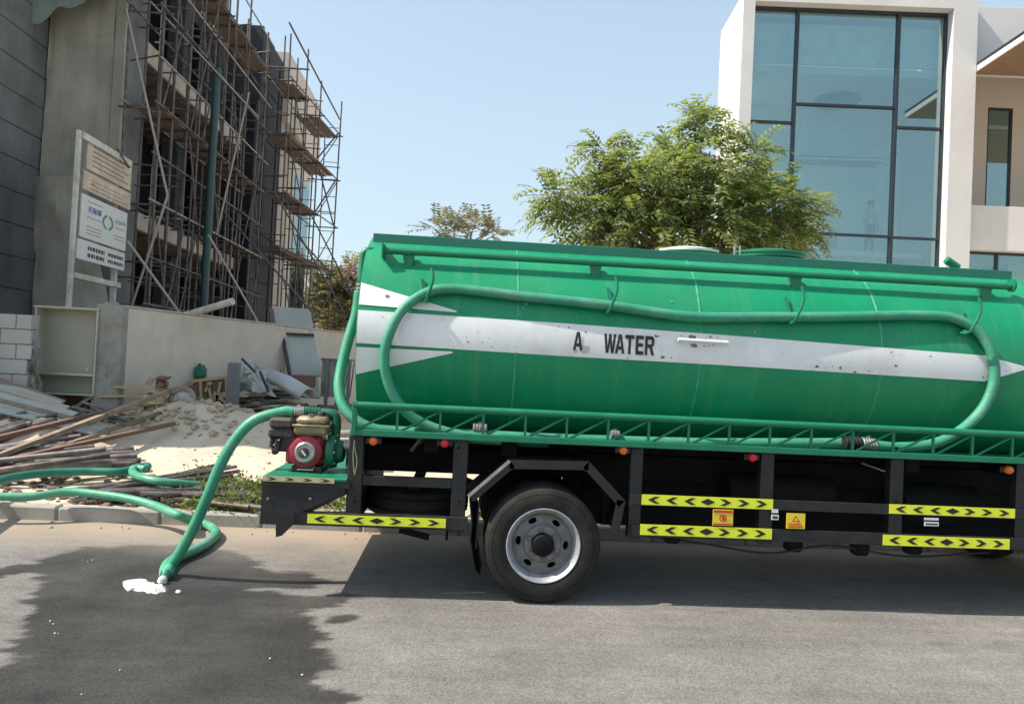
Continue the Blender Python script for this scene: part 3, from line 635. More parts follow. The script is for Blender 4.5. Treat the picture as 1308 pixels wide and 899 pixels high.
for (u0, v0, u1, v1) in ((986, 650, 994, 655), (985.5, 657, 994.5, 664), (1181, 661, 1199, 664.5), (1181, 666, 1199, 672)):
    p, a, b = plate(u0, v0, u1, v1, m_label)
    if v1-v0 > 5: MB().box(a.x+.008, b.x-.008, a.y-.0025, a.y-.001, b.z+.010, a.z-.010).build('printed_lines', m_ink, p)
# chassis and things under the tank
for y in (5.72, 6.45): MB().box(-.85, 6.2, y, y+.07, .78, .98, .01).build('chassis_rail', m_dark, truck)
for x in (-.2, .35, 1.2, 2.2, 3.3, 4.1): MB().box(x-.05, x+.05, 5.3, 7.0, .98, 1.09).box(x-.04, x+.04, 5.79, 6.45, .82, .92).build('cross_member', m_dark, truck)
MB().box(1.1, 4.6, 5.78, 6.4, .42, .80, .02).build('underbody_box', m_dark, truck)  # black box added to darken the space under the tank
MB().box(.95, 1.4, 5.8, 6.9, .42, 1.0, .02).build('gap_filler_box', m_dark, truck)  # invented box closing the bright gap right of the rear wheel
MB().box(.2, 1.1, 6.85, 6.9, .82, 1.09).build('gap_filler_panel', m_dark, truck)  # added panel shutting out the same bright gap
MB().box(2.9, 4.5, 6.5, 6.95, .50, .98, .03).build('fuel_tank', m_dark, truck)
MB().box(1.5, 2.7, 6.5, 6.95, .52, .92, .03).build('tool_box', m_dark, truck)
MB().box(1.1, 4.65, 7.02, 7.06, .75, 1.09, .01).build('far_light_block', m_dark, truck)  # occluder added on the unseen far side to keep the underbody dark
MB().box(-.25, 4.5, 5.6, 6.6, 1.0, 1.085).build('tank_cradle', m_dark, truck)
MB().tube([(2.0, 5.55, .76), (2.8, 5.55, .76)], .13, 20).build('air_cylinder', m_dark, truck, smooth=True)
MB().tube([(3.3, 5.5, .72), (3.9, 5.5, .72)], .15, 20).build('air_cylinder', m_dark, truck, smooth=True)
MB().tube(spline([(1.2, 5.3, .47), (1.8, 5.35, .40), (2.25, 5.3, .36), (2.7, 5.3, .43), (3.3, 5.35, .36), (3.9, 5.3, .42)], 6), .008).build('brake_line', m_black, truck, smooth=True)
for x, z in ((1.55, .40), (2.45, .37), (2.95, .36), (3.35, .38)): MB().box(x-.06, x+.06, 5.3, 5.4, z, z+.14, .02).build('valve', m_dark, truck)
a = at(1100, 591, 5.4); b = at(1131, 602, 5.4); MB().tube([a, b], .006).build('brake_line', m_steel, truck)
MB().bar((-.35, 5.75, .94), (-.25, 5.72, 1.08), .12, .02).build('mud_stay', m_pier, truck)
# wheels
def wheel(cx, yface, side=1, dual=True):
    """side=1: outer face looks towards the camera (-Y)"""
    ax = Vector((0, -side, 0)); c = Vector((cx, yface, .40)); r = .4
    wroot = bpy.data.objects.new('wheel', None); col.objects.link(wroot); wroot.parent = truck; wroot.location = c-wl(truck); wroot.empty_display_size = .1
    def P(h): return c+ax*h
    MB().lathe([(.250, -.20), (.30, -.215), (.36, -.205), (.385, -.185), (.398, -.15), (.401, -.135), (.391, -.133), (.391, -.122), (.401, -.12), (.402, -.085), (.391, -.083), (.391, -.072), (.402, -.07), (.400, -.045), (.392, -.022), (.383, -.014),
                (.378, -.006), (.366, -.001), (.352, .004), (.350, .0015), (.345, .0015), (.343, .006), (.31, .010), (.290, .008), (.286, .005), (.282, .007), (.262, .001), (.256, -.01), (.250, -.03)], c, ax, 72).build('tyre', m_tyre, wroot, smooth=True, ang=28)
    rim = MB().lathe([(.236, -.20), (.236, -.04), (.247, -.018), (.256, -.006), (.256, .003), (.250, .006), (.243, .001), (.236, -.008), (.226, -.022), (.222, -.034), (.214, -.045), (.208, -.075), (.206, -.20)], c, ax, 64).build('rim', m_rim, wroot, smooth=True, ang=30)
    # dished disc with six hand holes
    V = []; F = []; prof = [(.210, -.055), (.203, -.080), (.196, -.092)]+[(.190-.006*q, -.098+.0012*q) for q in range(9)]+[(.134, -.082), (.128, -.074), (.122, -.058), (.06, -.056)]
    n = 180; e1 = Vector((1, 0, 0)); e2 = Vector((0, 0, 1)); off = R(-4)
    for (rr, h) in prof:
        for k in range(n): a = 2*math.pi*k/n+off; V.append(P(h)+e1*math.cos(a)*rr+e2*math.sin(a)*rr)
    hole = set()
    for i in range(len(prof)-1):
        for k in range(n):
            kk = (k+15) % 30-14.5
            if ((kk*.0058)/.030)**2+((prof[i][0]-.169)/.019)**2 < 1: continue
            k2 = (k+1) % n; F.append((i*n+k, i*n+k2, (i+1)*n+k2, (i+1)*n+k))
    ds = MB().add(V, F).build('wheel_disc', m_rimin, rim, smooth=True, ang=40)
    MB().lathe([(.205, -.19), (.0, -.19)], c, ax, 40).build('brake_drum', m_dark, rim)
    MB().lathe([(.078, -.06), (.078, -.015), (.070, -.006), (.062, .0), (.03, .004), (.0, .006)], c, ax, 28).build('hub', m_hub, rim, smooth=True, ang=30)
    for k in range(6):
        a = math.pi/2+k*math.pi/3+.12; q = P(-.058)+e1*math.cos(a)*.100+e2*math.sin(a)*.100
        MB().lathe([(.022, 0), (.022, .006), (.015, .008), (.014, .030), (.008, .032), (.008, .045), (0, .046)], q, ax, 6).build('wheel_nut', m_pipe2, rim)
    # lettering ring in relief on the side wall
    lt = MB()
    for k in range(22):
        a = k*.055+.9; 
        if k in (7, 8, 15): continue
        q = P(.0085)+e1*math.cos(a)*.312+e2*math.sin(a)*.312
        lt.bar(q-Vector((math.cos(a), 0, math.sin(a)))*.010, q+Vector((math.cos(a), 0, math.sin(a)))*.010, .009, .003, up=ax)
    lt.build('sidewall_relief', m_tyre, wroot)['kind'] = 'stuff'
    if dual:
        MB().lathe([(.22, -.235), (.30, -.24), (.37, -.25), (.398, -.275), (.402, -.34), (.39, -.345), (.39, -.355), (.402, -.36), (.398, -.42), (.36, -.445), (.22, -.45)], c, ax, 56).build('tyre', m_tyre, wroot, smooth=True, ang=28)
    return wroot
wc = at(694, 697, Y0)
wheel(wc.x, Y0, 1); wheel(wc.x, 2*YC-Y0, -1); wheel(5.15, Y0+.04, 1, False); wheel(5.15, 2*YC-Y0-.04, -1, False)
MB().tube([(wc.x, 5.5, .40), (wc.x, 6.76, .40)], .06, 16).lathe([(.0, -.16), (.12, -.12), (.17, 0), (.12, .12), (0, .16)], (wc.x, YC, .40), (1, 0, 0), 20).build('rear_axle', m_dark, truck, smooth=True)
MB().bar((wc.x-.55, 5.76, .72), (wc.x, 5.76, .52), .07, .06).bar((wc.x, 5.76, .52), (wc.x+.55, 5.76, .72), .07, .06).build('leaf_spring', m_dark, truck)
MB().tube([(5.15, 5.3, .40), (5.15, 7.0, .40)], .05, 12).build('front_axle', m_dark, truck, smooth=True)
# folded plate mudguard
fp = [(598, 633), (651, 588), (752, 590), (798, 640), (789, 682)]
yf0, yf1 = Y0+.005, Y0+.46
P = [at(u, v, yf0) for u, v in fp]
for i in range(4):
    a, b = P[i], P[i+1]; m_ = MB(); d = (b-a).normalized(); n_ = Vector((-d.z, 0, d.x)); t = .006
    m_.prism([(a.x, yf0, a.z), (b.x, yf0, b.z), (b.x+n_.x*t, yf0, b.z+n_.z*t), (a.x+n_.x*t, yf0, a.z+n_.z*t)], (0, yf1-yf0, 0))
    m_.prism([(a.x, yf0-.004, a.z+.004), (b.x, yf0-.004, b.z+.004), (b.x-n_.x*.055, yf0-.004, b.z-n_.z*.055), (a.x-n_.x*.055, yf0-.004, a.z-n_.z*.055)], (0, .008, 0))
    m_.build('mudguard', m_black, truck)
if True:
    a, b = P[0], P[1]; MB().bar(a+Vector((0, -.006, -.002)), b+Vector((0, -.006, -.002)), .006, .022).build('painted_glint_strip', m_steel, truck)  # bright steel bar paints sunlight on the top of the left slope
# mudflap behind the wheel, curled at the foot
fl = [(599, 636, 0), (602, 668, .01), (600, 690, 0), (603, 712, .0), (606, 728, -.01), (612, 734, -.03)]
m_ = MB(); V = []; F = []
for (u, v, dx) in fl:
    q = at(u, v, Y0+.05)
    V += [(q.x, Y0+.05, q.z), (q.x+.006, Y0+.05, q.z), (q.x+.05+dx, Y0+.42, q.z), (q.x+.056+dx, Y0+.42, q.z)]
for i in range(len(fl)-1):
    o_ = i*4
    F += [(o_, o_+2, o_+6, o_+4), (o_+1, o_+5, o_+7, o_+3), (o_, o_+4, o_+5, o_+1), (o_+2, o_+3, o_+7, o_+6)]
m_.add(V, F).build('mudflap', m_black, truck, smooth=True)
a, b = at(612, 638, Y0+.1), at(608, 700, Y0+.1); MB().bar(a, b, .03, .012).build('flap_stay', m_black, truck)
# spare wheel lying flat under the rear
c = at(528, 640, 5.75); sp = MB().lathe([(.22, -.10), (.30, -.112), (.36, -.10), (.39, -.08), (.398, -.05), (.386, -.045), (.386, -.035), (.398, -.03), (.398, .03), (.386, .035), (.386, .045), (.398, .05), (.39, .08), (.36, .10), (.30, .112), (.22, .10)], (c.x+.02, 5.95, c.z+.0), (0, 0, 1), 56)
sp.build('spare_tyre', m_tyre, truck, smooth=True, ang=28)
MB().bar((c.x+.02, 5.5, c.z+.14), (c.x+.02, 6.4, c.z+.14), .08, .03).bar((c.x+.27, 5.4, c.z-.16), (c.x+.27, 5.9, c.z-.1), .02, .09).build('spare_carrier', m_dark, truck)
MB().bar(at(510, 676, 5.5), at(548, 686, 5.5), .02, .045).build('hanging_bracket', m_dark, truck)
# rear platform for the pump
pl, pr2 = at(335, 608, Y0), at(443, 613, Y0); zp_ = .80
MB().box(pl.x, pr2.x+.0, Y0, 7.08, zp_-.02, zp_, .004).build('platform_plate', m_green, truck)
MB().box(pl.x, pr2.x+.02, Y0+.002, Y0+.03, zp_-.065, zp_-.021).build('platform_edge', m_black, truck)
tape(336, 607.5, 427, 617.5, Y0-.001, m_yellow2, oneway=4)
q0, q1, q2, q3 = at(335, 616, Y0+.01), at(441, 619, Y0+.01), at(441, 630, Y0+.01), at(352, 670, Y0+.01)
q4 = at(334, 669, Y0+.01)
MB().prism([(q0.x, Y0+.01, zp_-.065), (q1.x, Y0+.01, zp_-.065), (q2.x, Y0+.01, q2.z), (q3.x+.1, Y0+.01, q3.z+.06), (q3.x, Y0+.01, q4.z), (q0.x, Y0+.01, q4.z)], (0, .012, 0)).build('side_panel', m_black, truck)
MB().box(q0.x, q0.x+.012, Y0+.022, 7.08, .70, zp_-.022).build('rear_panel', m_black, truck)
MB().bar(at(443, 625, Y0+.06), at(368, 662, Y0+.06), .03, .05).build('platform_brace', m_black, truck)
e = [at(352, 655, Y0), at(376, 654, Y0), at(376, 668, Y0), at(360, 684, Y0), at(352, 686, Y0)]
MB().prism([(p_.x, Y0+.005, p_.z) for p_ in e], (0, .05, 0)).build('bumper_end', m_black, truck)
MB().box(e[0].x+.02, e[0].x+.06, Y0+.05, 7.0, .47, .58, .01).build('rear_bumper', m_black, truck)
MB().box(xs0-.02, xs0+.03, 5.24, 7.05, .46, 1.09).build('rear_wall', m_dark, truck)  # edge-on panel, enlarged to close a lit gap in the truck's shadow
for u_, v_ in ((342, 637), (396, 637)): q = at(u_, v_, Y0+.004); MB().lathe([(.011, 0), (.009, .008), (0, .009)], (q.x, Y0+.012, q.z), (0, -1, 0), 6).build('bolt', m_steel, truck)
# loop of wire hanging from the shelf corner
q = at(453, 562, Y0-.03); r_ = at(453, 606, Y0-.03); s_ = at(456, 590, Y0-.03)
MB().tube(spline([q, at(451, 580, Y0-.03), at(452, 600, Y0-.03), r_, at(454, 600, Y0-.03), s_, at(453, 570, Y0-.03)], 6), .0028, 6).build('wire_loop', mat('yellow_green_wire', (.25, .33, .12), .5), truck, smooth=True)
# rear outlet of the tank, towards the pump
c = at(448, 560, 5.62)
# cab, mostly outside the picture
cab = MB(); cab.prism([(4.72, 5.15, .55), (6.75, 5.15, .55), (6.8, 5.15, 1.35), (6.45, 5.15, 2.22), (6.3, 5.15, 2.36), (4.85, 5.15, 2.36), (4.72, 5.15, 2.28)], (0, 1.95, 0))
cb = cab.build('cab', m_cabwhite, truck)
MB().prism([(5.3, 5.14, 1.4), (6.55, 5.14, 1.4), (6.3, 5.14, 2.1), (5.4, 5.14, 2.1)], (0, .012, 0)).build('cab_window', m_glassd, cb)
MB().box(4.65, 4.72, 5.6, 6.7, .9, 2.5).build('headboard', m_black, truck)
q = at(1302, 381, 5.6); MB().lathe([(0, -.05), (.07, -.03), (.09, 0), (.08, .03), (0, .06)], (q.x+.06, 5.7, q.z), (0, 0, 1), 20).build('beacon', m_label, truck, smooth=True)
# ================================================================== HOSES ON THE TRUCK
def on_tank(u, v, gap=.05):
    y = 5.25
    for _ in range(6): z = at(u, v, y).z; y = (tys(z)-gap) if z > ZC-.05 else 5.22
    return at(u, v, y)
def ribbed(pts, r, name, m, parent=None, pitch=.018, amp=.0022, n=14):
    P = spline(pts, 10); out = []; rs = []; acc = 0
    # resample evenly
    D = [0]
    for a, b in zip(P, P[1:]): D.append(D[-1]+(b-a).length)
    L = D[-1]; k = int(L/(pitch/2)); j = 0
    for i in range(k+1):
        s_ = L*i/k
        while j < len(P)-2 and D[j+1] < s_: j += 1
        t = (s_-D[j])/(D[j+1]-D[j]+1e-9); out.append(P[j].lerp(P[j+1], t)); rs.append(r+(amp if i % 2 else -amp))
    return MB().tube(out, rs, n).build(name, m, parent, smooth=True, ang=80)
def coupling(pts, r, m, parent, name='coupling'):
    a, b = Vector(pts[0]), Vector(pts[1]); d = (b-a); L = d.length; d.normalize(); mb_ = MB(); k = 5
    for i in range(k): mb_.lathe([(r, L*i/k), (r*1.15, L*i/k+.004), (r*1.15, L*(i+.7)/k), (r, L*(i+.75)/k)], a, d, 18)
    mb_.tube([a, b], r, 14)
    mb_.box(-.012, .012, -.005, .005, 0, r*1.45, Mx=Matrix.Translation((a+b)/2))
    return mb_.build(name, m, parent, smooth=True, ang=35)
hA = thing('suction_hose', 'long ribbed green hose looped over four hooks along the side of the tank', 'hose', (1.6, 5.2, 1.7))
pa_ = [(1100, 566), (1145, 571), (1190, 567), (1225, 551), (1255, 522), (1270, 485), (1266, 450), (1247, 422), (1215, 406), (1170, 403), (1100, 404), (1040, 405), (980, 405), (900, 405), (850, 401), (790, 392), (730, 385), (670, 379), (620, 373), (575, 369), (545, 374), (515, 395), (496, 430), (491, 463), (499, 497), (517, 524), (545, 543), (590, 556), (640, 561)]
ribbed([on_tank(u, v) for u, v in pa_], .036, 'hose_body', m_hose, hA)
coupling([on_tank(1100, 566), on_tank(1118, 568)], .04, m_steel, hA); coupling([on_tank(1078, 565), on_tank(1098, 566)], .042, m_black, hA)
hB = thing('delivery_hose', 'green hose dropping from the stand pipe and lying along the truck shelf', 'hose', (0, 5.3, 1.3))
pb_ = [(459, 372), (455, 400), (446, 430), (437, 465), (433, 492), (437, 515), (450, 533), (475, 547), (510, 551), (560, 553), (620, 556), (700, 560), (790, 563), (900, 566), (1000, 566), (1078, 566)]
hY = [5.62, 5.6, 5.56, 5.5, 5.42, 5.35, 5.3, 5.28]+[5.29]*8
ribbed([at(u, v, y) for (u, v), y in zip(pb_, hY)], .038, 'hose_body', m_hose, hB)
P_ = [at(604, 548, 5.27), at(622, 549, 5.27)]; coupling(P_, .036, m_gpost, hB)
P_ = [at(780, 555, 5.27), at(791, 556, 5.27)]; coupling(P_, .030, m_gpost, hB)
ribbed([at(500, 551, 5.42), at(560, 557, 5.40), at(640, 563, 5.40), at(700, 566, 5.42)], .034, 'hose_tail', m_hose3, hB)

# ================================================================== PUMP
pc = at(390, 600, 5.45)
pump = thing('water_pump', 'petrol water pump with a red round cover and dusty tan tank on the green platform', 'water pump', (pc.x, 5.5, .80))
yf = 5.34
c = at(390, 577, yf)
MB().lathe([(.0, -.10), (.118, -.10), (.122, -.02), (.112, .0), (.085, .012), (.075, .012), (.0, .012)], c, (0, -1, 0), 36).build('engine_cover', m_engred, pump, smooth=True, ang=30)
MB().box(c.x-.14, c.x+.115, yf+.01, yf+.06, c.z-.09, c.z+.11, .03).build('engine_shroud', m_engred, pump)
for k in range(5): MB().box(c.x-.132, c.x-.085, yf+.002, yf+.014, c.z+.045+.011*k, c.z+.051+.011*k).build('cooling_slot', m_engblk, pump)
st = MB().lathe([(.070, -.002), (.072, .018), (.060, .026), (.052, .024), (.050, .016), (.0, .016)], c+Vector((.002, -.01, 0)), (0, -1, 0), 32).build('starter_ring', m_steel, pump, smooth=True, ang=30)
MB().lathe([(.034, .014), (.036, .028), (.028, .032), (.0, .032)], c+Vector((-.004, -.01, -.004)), (0, -1, 0), 24).build('starter_hub', m_engblk, pump, smooth=True)
MB().bar(c+Vector((-.016, -.046, .016)), c+Vector((.014, -.046, -.02)), .012, .022, up=(0, 1, 0)).build('starter_mark', m_label, st)
MB().box(c.x-.10, c.x+.10, yf+.06, yf+.26, .83, c.z+.10, .02).build('engine_block', m_engblk, pump)
for k in range(6): MB().box(c.x-.12, c.x+.11, yf+.07, yf+.25, c.z-.06+k*.022, c.z-.052+k*.022).build('cooling_fin', m_engblk, pump)
a, b = at(376, 531, yf), at(419, 557, yf)
tf = MB().box(a.x, b.x, yf-.02, yf+.22, b.z, a.z-.055, .02).box(a.x+.010, b.x-.010, yf-.01, yf+.20, a.z-.062, a.z, .035)
tf.box(a.x-.008, b.x+.006, yf-.026, yf+.226, a.z-.070, a.z-.058, .003).build('fuel_tank', m_tan, pump, smooth=True, ang=40)
q = at(411, 527, yf+.09); MB().lathe([(.028, -.03), (.030, .0), (.026, .012), (.0, .014)], (q.x, q.y, a.z+.018), (0, 0, 1), 16).build('fuel_cap', m_engblk, pump, smooth=True, ang=30)
q = at(398, 530, yf+.03); MB().lathe([(.020, -.01), (.022, .01), (0, .014)], (q.x, q.y, a.z+.002), (0, 0, 1), 12).build('fuel_gauge', m_redwood, pump)
a, b = at(344, 533, yf), at(373, 557, yf)
MB().box(a.x, b.x, yf-.01, yf+.16, b.z+.05, a.z, .018).build('air_filter_lid', mat('sun_browned_black_plastic', (.10, .065, .04), .55, var=.3, scale=20, c2=(.03, .025, .022)), pump)
MB().box(a.x-.004, b.x+.012, yf-.005, yf+.17, b.z-.02, b.z+.055, .016).build('air_filter', m_engblk, pump)
cb_ = MB().box(a.x+.015, b.x+.03, yf+.03, yf+.12, c.z-.01, b.z-.01, .012).tube([(a.x+.025, yf+.02, b.z-.02), (a.x+.02, yf+.02, c.z+.02)], .016, 10).tube([(a.x+.06, yf+.015, b.z-.02), (a.x+.06, yf+.015, c.z)], .02, 10)
cb_.lathe([(0, 0), (.024, 0), (.024, .03), (0, .035)], (a.x+.05, yf+.03, c.z-.005), (0, -1, 0), 12); cb_.build('carburettor', m_engblk, pump, smooth=True, ang=30)
for dx, dz in ((.01, -.03), (.045, -.055), (.075, -.02)): q = (a.x+dx, yf+.0, b.z+dz-.01); MB().lathe([(.008, 0), (.008, .012), (0, .013)], q, (0, -1, 0), 6).build('screw', m_steel, pump)
# pump casing
x = at(419, 570, yf).x; zc_ = c.z+.0
MB().lathe([(.0, -.02), (.118, -.02), (.125, .0), (.118, .035), (.085, .055), (.075, .09), (.05, .10), (0, .10)], (x, yf+.13, zc_), (1, 0, 0), 36).build('pump_casing', m_pumpg, pump, smooth=True, ang=35)
for k in range(8):
    a_ = k*math.pi/4; q = Vector((x+.035, yf+.13+.108*math.cos(a_), zc_+.108*math.sin(a_))); MB().lathe([(.01, 0), (.01, .012), (0, .013)], q, (1, 0, 0), 6).build('casing_bolt', m_steel, pump)
q0_ = Vector((x+.09, yf+.13, zc_+.04)); q1_ = at(447, 561, yf+.13)
coupling([q0_, Vector((xs0-.02, q1_.y, q0_.z))], .040, m_steel, pump, 'inlet_coupling')
# outlet riser and elbow running over the engine
zo = at(372, 526, yf+.15).z
MB().tube(spline([(x+.02, yf+.17, zc_+.08), (x+.02, yf+.17, zo-.04), (x-.02, yf+.17, zo-.003), (x-.10, yf+.17, zo)], 6), .034, 14).build('outlet_elbow', m_pumpg, pump, smooth=True)
coupling([(x-.10, yf+.17, zo), (x-.21, yf+.15, zo+.004)], .036, m_pumpg, pump, 'outlet_union'); coupling([(x-.21, yf+.15, zo+.004), (x-.28, yf+.13, zo)], .037, m_steel, pump, 'outlet_coupling')
for sx in (-.07, .09): MB().box(c.x+sx-.025, c.x+sx+.025, yf+.02, yf+.30, .80, .84, .005).build('foot', m_engblk, pump)
MB().box(c.x-.05, c.x+.06, yf+.0, yf+.01, .815, .825).build('base_plate', m_steel, pump)
MB().box(x+.13, x+.15, yf+.05, yf+.25, .80, .86, .003).build('mount_bracket', m_pumpg, pump)
# ================================================================== HOSES ON THE GROUND
ho = Vector((x-.28, yf+.13, zo))
hD = thing('discharge_hose', 'pale green hose arching from the pump to the road and looping back over the kerb', 'hose', (-2.2, 5.4, 0))
top_ = [ho, ho+Vector((-.07, -.01, .0)), at(325, 537, 5.42), at(300, 562, 5.40), at(281, 595, 5.39), at(266, 632, 5.40), at(250, 668, 5.43), at(232, 702, 5.48), at(219, 722, 5.53)]
lp = [(211, 734), (213, 722), (226, 712), (250, 702), (269, 690), (276, 681), (270, 673), (258, 668)]
low = [atz(u, v, .045) for u, v in lp]; low[0].z = .045; low[1] += Vector((0, 0, .0))
over = [atz(243, 664, .10), atz(228, 658, .19), atz(196, 645, .215), atz(165, 637, .24), atz(125, 631, .26), atz(85, 628, .27), atz(40, 634, .24), atz(-10, 634, .24), atz(-80, 634, .22)]
ribbed(top_+low+over, .038, 'hose_body', m_hose2, hD, amp=.0010, n=16)
hE = thing('kinked_hose', 'darker green hose lying on the sand with a sharp kink behind the pale one', 'hose', (-3, 7.6, .2))
pe = [(-60, 640), (-10, 617), (20, 609), (60, 604), (110, 602), (155, 602), (175, 597), (188, 595), (186, 599)]
pe2 = [(186, 599), (172, 598), (170, 604), (182, 610), (205, 615), (235, 618), (262, 622), (285, 640)]
ribbed([atz(u, v, .30) for u, v in pe], .042, 'hose_body', m_hose3, hE, amp=.001); ribbed([atz(u, v, (.33, .33, .33, .33, .31, .27, .20, .12)[i]) for i, (u, v) in enumerate(pe2)], .040, 'hose_body', m_hose2, hE, amp=.001)
# plaster crumbs
def lump(name, c, rx, ry, rz, m, seed, label=None, cat=None, group=None, n=10, parent=None):
    V = []; F = []; k = 14
    for i in range(n+1):
        th = math.pi*i/n
        for j in range(k):
            ph = 2*math.pi*j/k; d = Vector((math.sin(th)*math.cos(ph), math.sin(th)*math.sin(ph), math.cos(th)))
            q = 1+.38*noise.noise(d*1.9+Vector((seed, 0, 0)))+.14*noise.noise(d*5+Vector((seed, 3, 0)))
            V.append((c[0]+d.x*rx*q, c[1]+d.y*ry*q, c[2]+d.z*rz*q))
    for i in range(n):
        for j in range(k): j2 = (j+1) % k; F.append((i*k+j, i*k+j2, (i+1)*k+j2, (i+1)*k+j))
    o = MB().add(V, F).build(name, m, parent, smooth=True, ang=50)
    return tag(o, label, cat, group)
po = [(157, 742), (163, 740), (171, 741), (179, 739.5), (188, 741), (192, 743), (199, 745), (203, 748), (211, 749), (213, 752), (212, 755), (205, 755.5), (200, 758), (193, 756.5), (188, 757.5), (184, 754.5), (177, 755), (170, 753.5), (163, 754.5), (159, 751), (157, 748)]
P = [atz(u, v, .005) for u, v in po]
bmm = MB(); cxp = sum(p.x for p in P)/len(P); cyp = sum(p.y for p in P)/len(P)
V = [(p.x, p.y, .003) for p in P]+[(cxp+(p.x-cxp)*rnd(.72, .92), cyp+(p.y-cyp)*rnd(.6, .9), rnd(.008, .030)) for p in P]; n = len(P); V.append((cxp, cyp, .022))
bmm.add(V, [(n+i, n+(i+1) % n, 2*n) for i in range(n)]+[(i, (i+1) % n, (i+1) % n+n, i+n) for i in range(n)])
tag(bmm.build('plaster_spill', m_plaster), 'flat broken slab of white plaster lying on the wet road', 'plaster')
q = atz(207, 742, .02); lump('plaster_lump', (q.x, q.y-.0, .026), .034, .03, .03, m_plaster, 3, 'round white plaster lump touching the end of the green hose loop', 'plaster')
q = atz(228, 756, .01); lump('plaster_lump', (q.x, q.y, .012), .018, .015, .012, m_plaster, 5, 'small white plaster crumb lying right of the plaster slab', 'plaster')
cr = MB()
for (u, v) in [(105, 716), (112, 718), (118, 716), (108, 726), (64, 794), (68, 798), (74, 810), (70, 810), (345, 842), (386, 863), (104, 888), (153, 857), (550, 731)]:
    q = atz(u, v, 0); r_ = rnd(.003, .007); cr.lathe([(0, 0), (r_, 0), (r_*.7, r_*.6), (0, r_*.7)], (q.x, q.y, .006), (0, 0, 1), 6)
tag(cr.build('plaster_crumbs', m_plaster), 'tiny white crumbs sprinkled over the asphalt', None, None, 'stuff')
# ================================================================== STEEL PIPES AND BOARDS ON THE SITE
G1 = 'dark pipes heaped along the kerb'
i = 0
for k in range(44):
    t = k/43; lay = k % 3
    u0 = 75+t*165+rnd(-14, 14); v0 = 641+t*8-rnd(0, 8); t2 = random.random(); u1 = 285+t*50+rnd(-14, 14); v1 = 571+t*26+rnd(-6, 8)
    a = atz(u0, v0, .16); b = atz(u1, v1, .52); a.y = max(a.y, 7.42)
    a.z = gz(a.x, a.y)+.035+.045*lay; b.z = min(.52, gz(b.x, b.y)+.05)+.03*lay
    o = rod('steel_pipe', a, b, rnd(.020, .030), random.choice([m_pipe, m_pipe, m_pipe, m_pipe2]), None, 8)
    tag(o, 'dark pipe in the heap behind the kerb beside the weeds', 'pipe', G1)
G2 = 'pipes stacked at the left edge'
for k in range(38):
    v = 600-k*1.35+rnd(-4, 4); y_ = 8.0+k*.04+rnd(-.15, .15)
    a = at(-60-rnd(0, 60), v+6, y_); b = at(rnd(20, 120)+(k < 12)*60, v-rnd(4, 26), y_+rnd(.3, .9))
    b.z = max(b.z, gz(b.x, b.y)+.03)
    o = rod('steel_pipe', a, b, rnd(.028, .042), random.choice([m_pipe, m_pipe, m_pipe2, m_pipe2]), None, 10)
    tag(o, 'rusty pipe in the stack at the left edge of the site', 'pipe', G2)
for (u0, v0, u1, v1, y0, y1, w_, t_, m_, lb) in [
    (-40, 596, 243, 489, 8.2, 10.7, .09, .05, m_wood, 'longest grey timber rising out of the pipe stack to the sand heap'),
    (-30, 566, 190, 512, 8.4, 10.6, .08, .05, m_redwood, 'brown timber under the longest one across the pipe stack'),
    (-30, 596, 222, 541, 8.0, 10.0, .08, .045, m_redwood, 'lowest brown timber pointing over the sunlit sand'),
    (20, 590, 205, 527, 8.3, 10.4, .06, .04, m_wood, 'thin pale timber between the brown ones on the pipe stack'),
    (-20, 534, 112, 556, 9.6, 9.6, .045, .045, m_pipe2, 'grey rail lying across the sloping sheets'),
    (0, 521, 75, 521, 9.9, 10.2, .05, .05, m_pipe2, 'level grey bar on top of the sloping sheets')]:
    tag(plank('timber', at(u0, v0, y0), at(u1, v1, y1), w_, t_, m_), lb, 'timber')
ORD = ['first', 'second', 'third', 'fourth', 'fifth', 'sixth', 'seventh', 'eighth', 'ninth', 'tenth', 'eleventh']
G3 = 'sheets lying on the left heap'
for k in range(11):
    v0 = 486+k*4.6; y_ = 10.25-k*.06
    a = at(-70, v0-26, y_+.0); b = at(64+k*7+rnd(-14, 14), v0+26+rnd(-4, 4), y_-.1)
    b.z = max(b.z, gz(b.x, b.y)+.05)
    o = plank('board', a, b, rnd(.12, .2), .022, random.choice([m_sheet, m_rub, m_wood, m_sheet]), None, up=(0, -.3, 1), roll=rnd(-.12, .12))
    tag(o, ORD[k]+' board from the top of the sloping pile below the block wall', 'board', G3)
for k in range(9):
    a = at(60+rnd(-20, 60), 512+rnd(0, 26), 10.0); b = at(150+rnd(-10, 30), 528+rnd(0, 24), 10.0+rnd(0, .3))
    tag(rod('conduit', a, b, rnd(.015, .022), random.choice([m_pipe2, m_gpost]), None, 8), 'thin grey conduit lying over the right end of the board pile', 'conduit', 'thin conduits on the board pile')
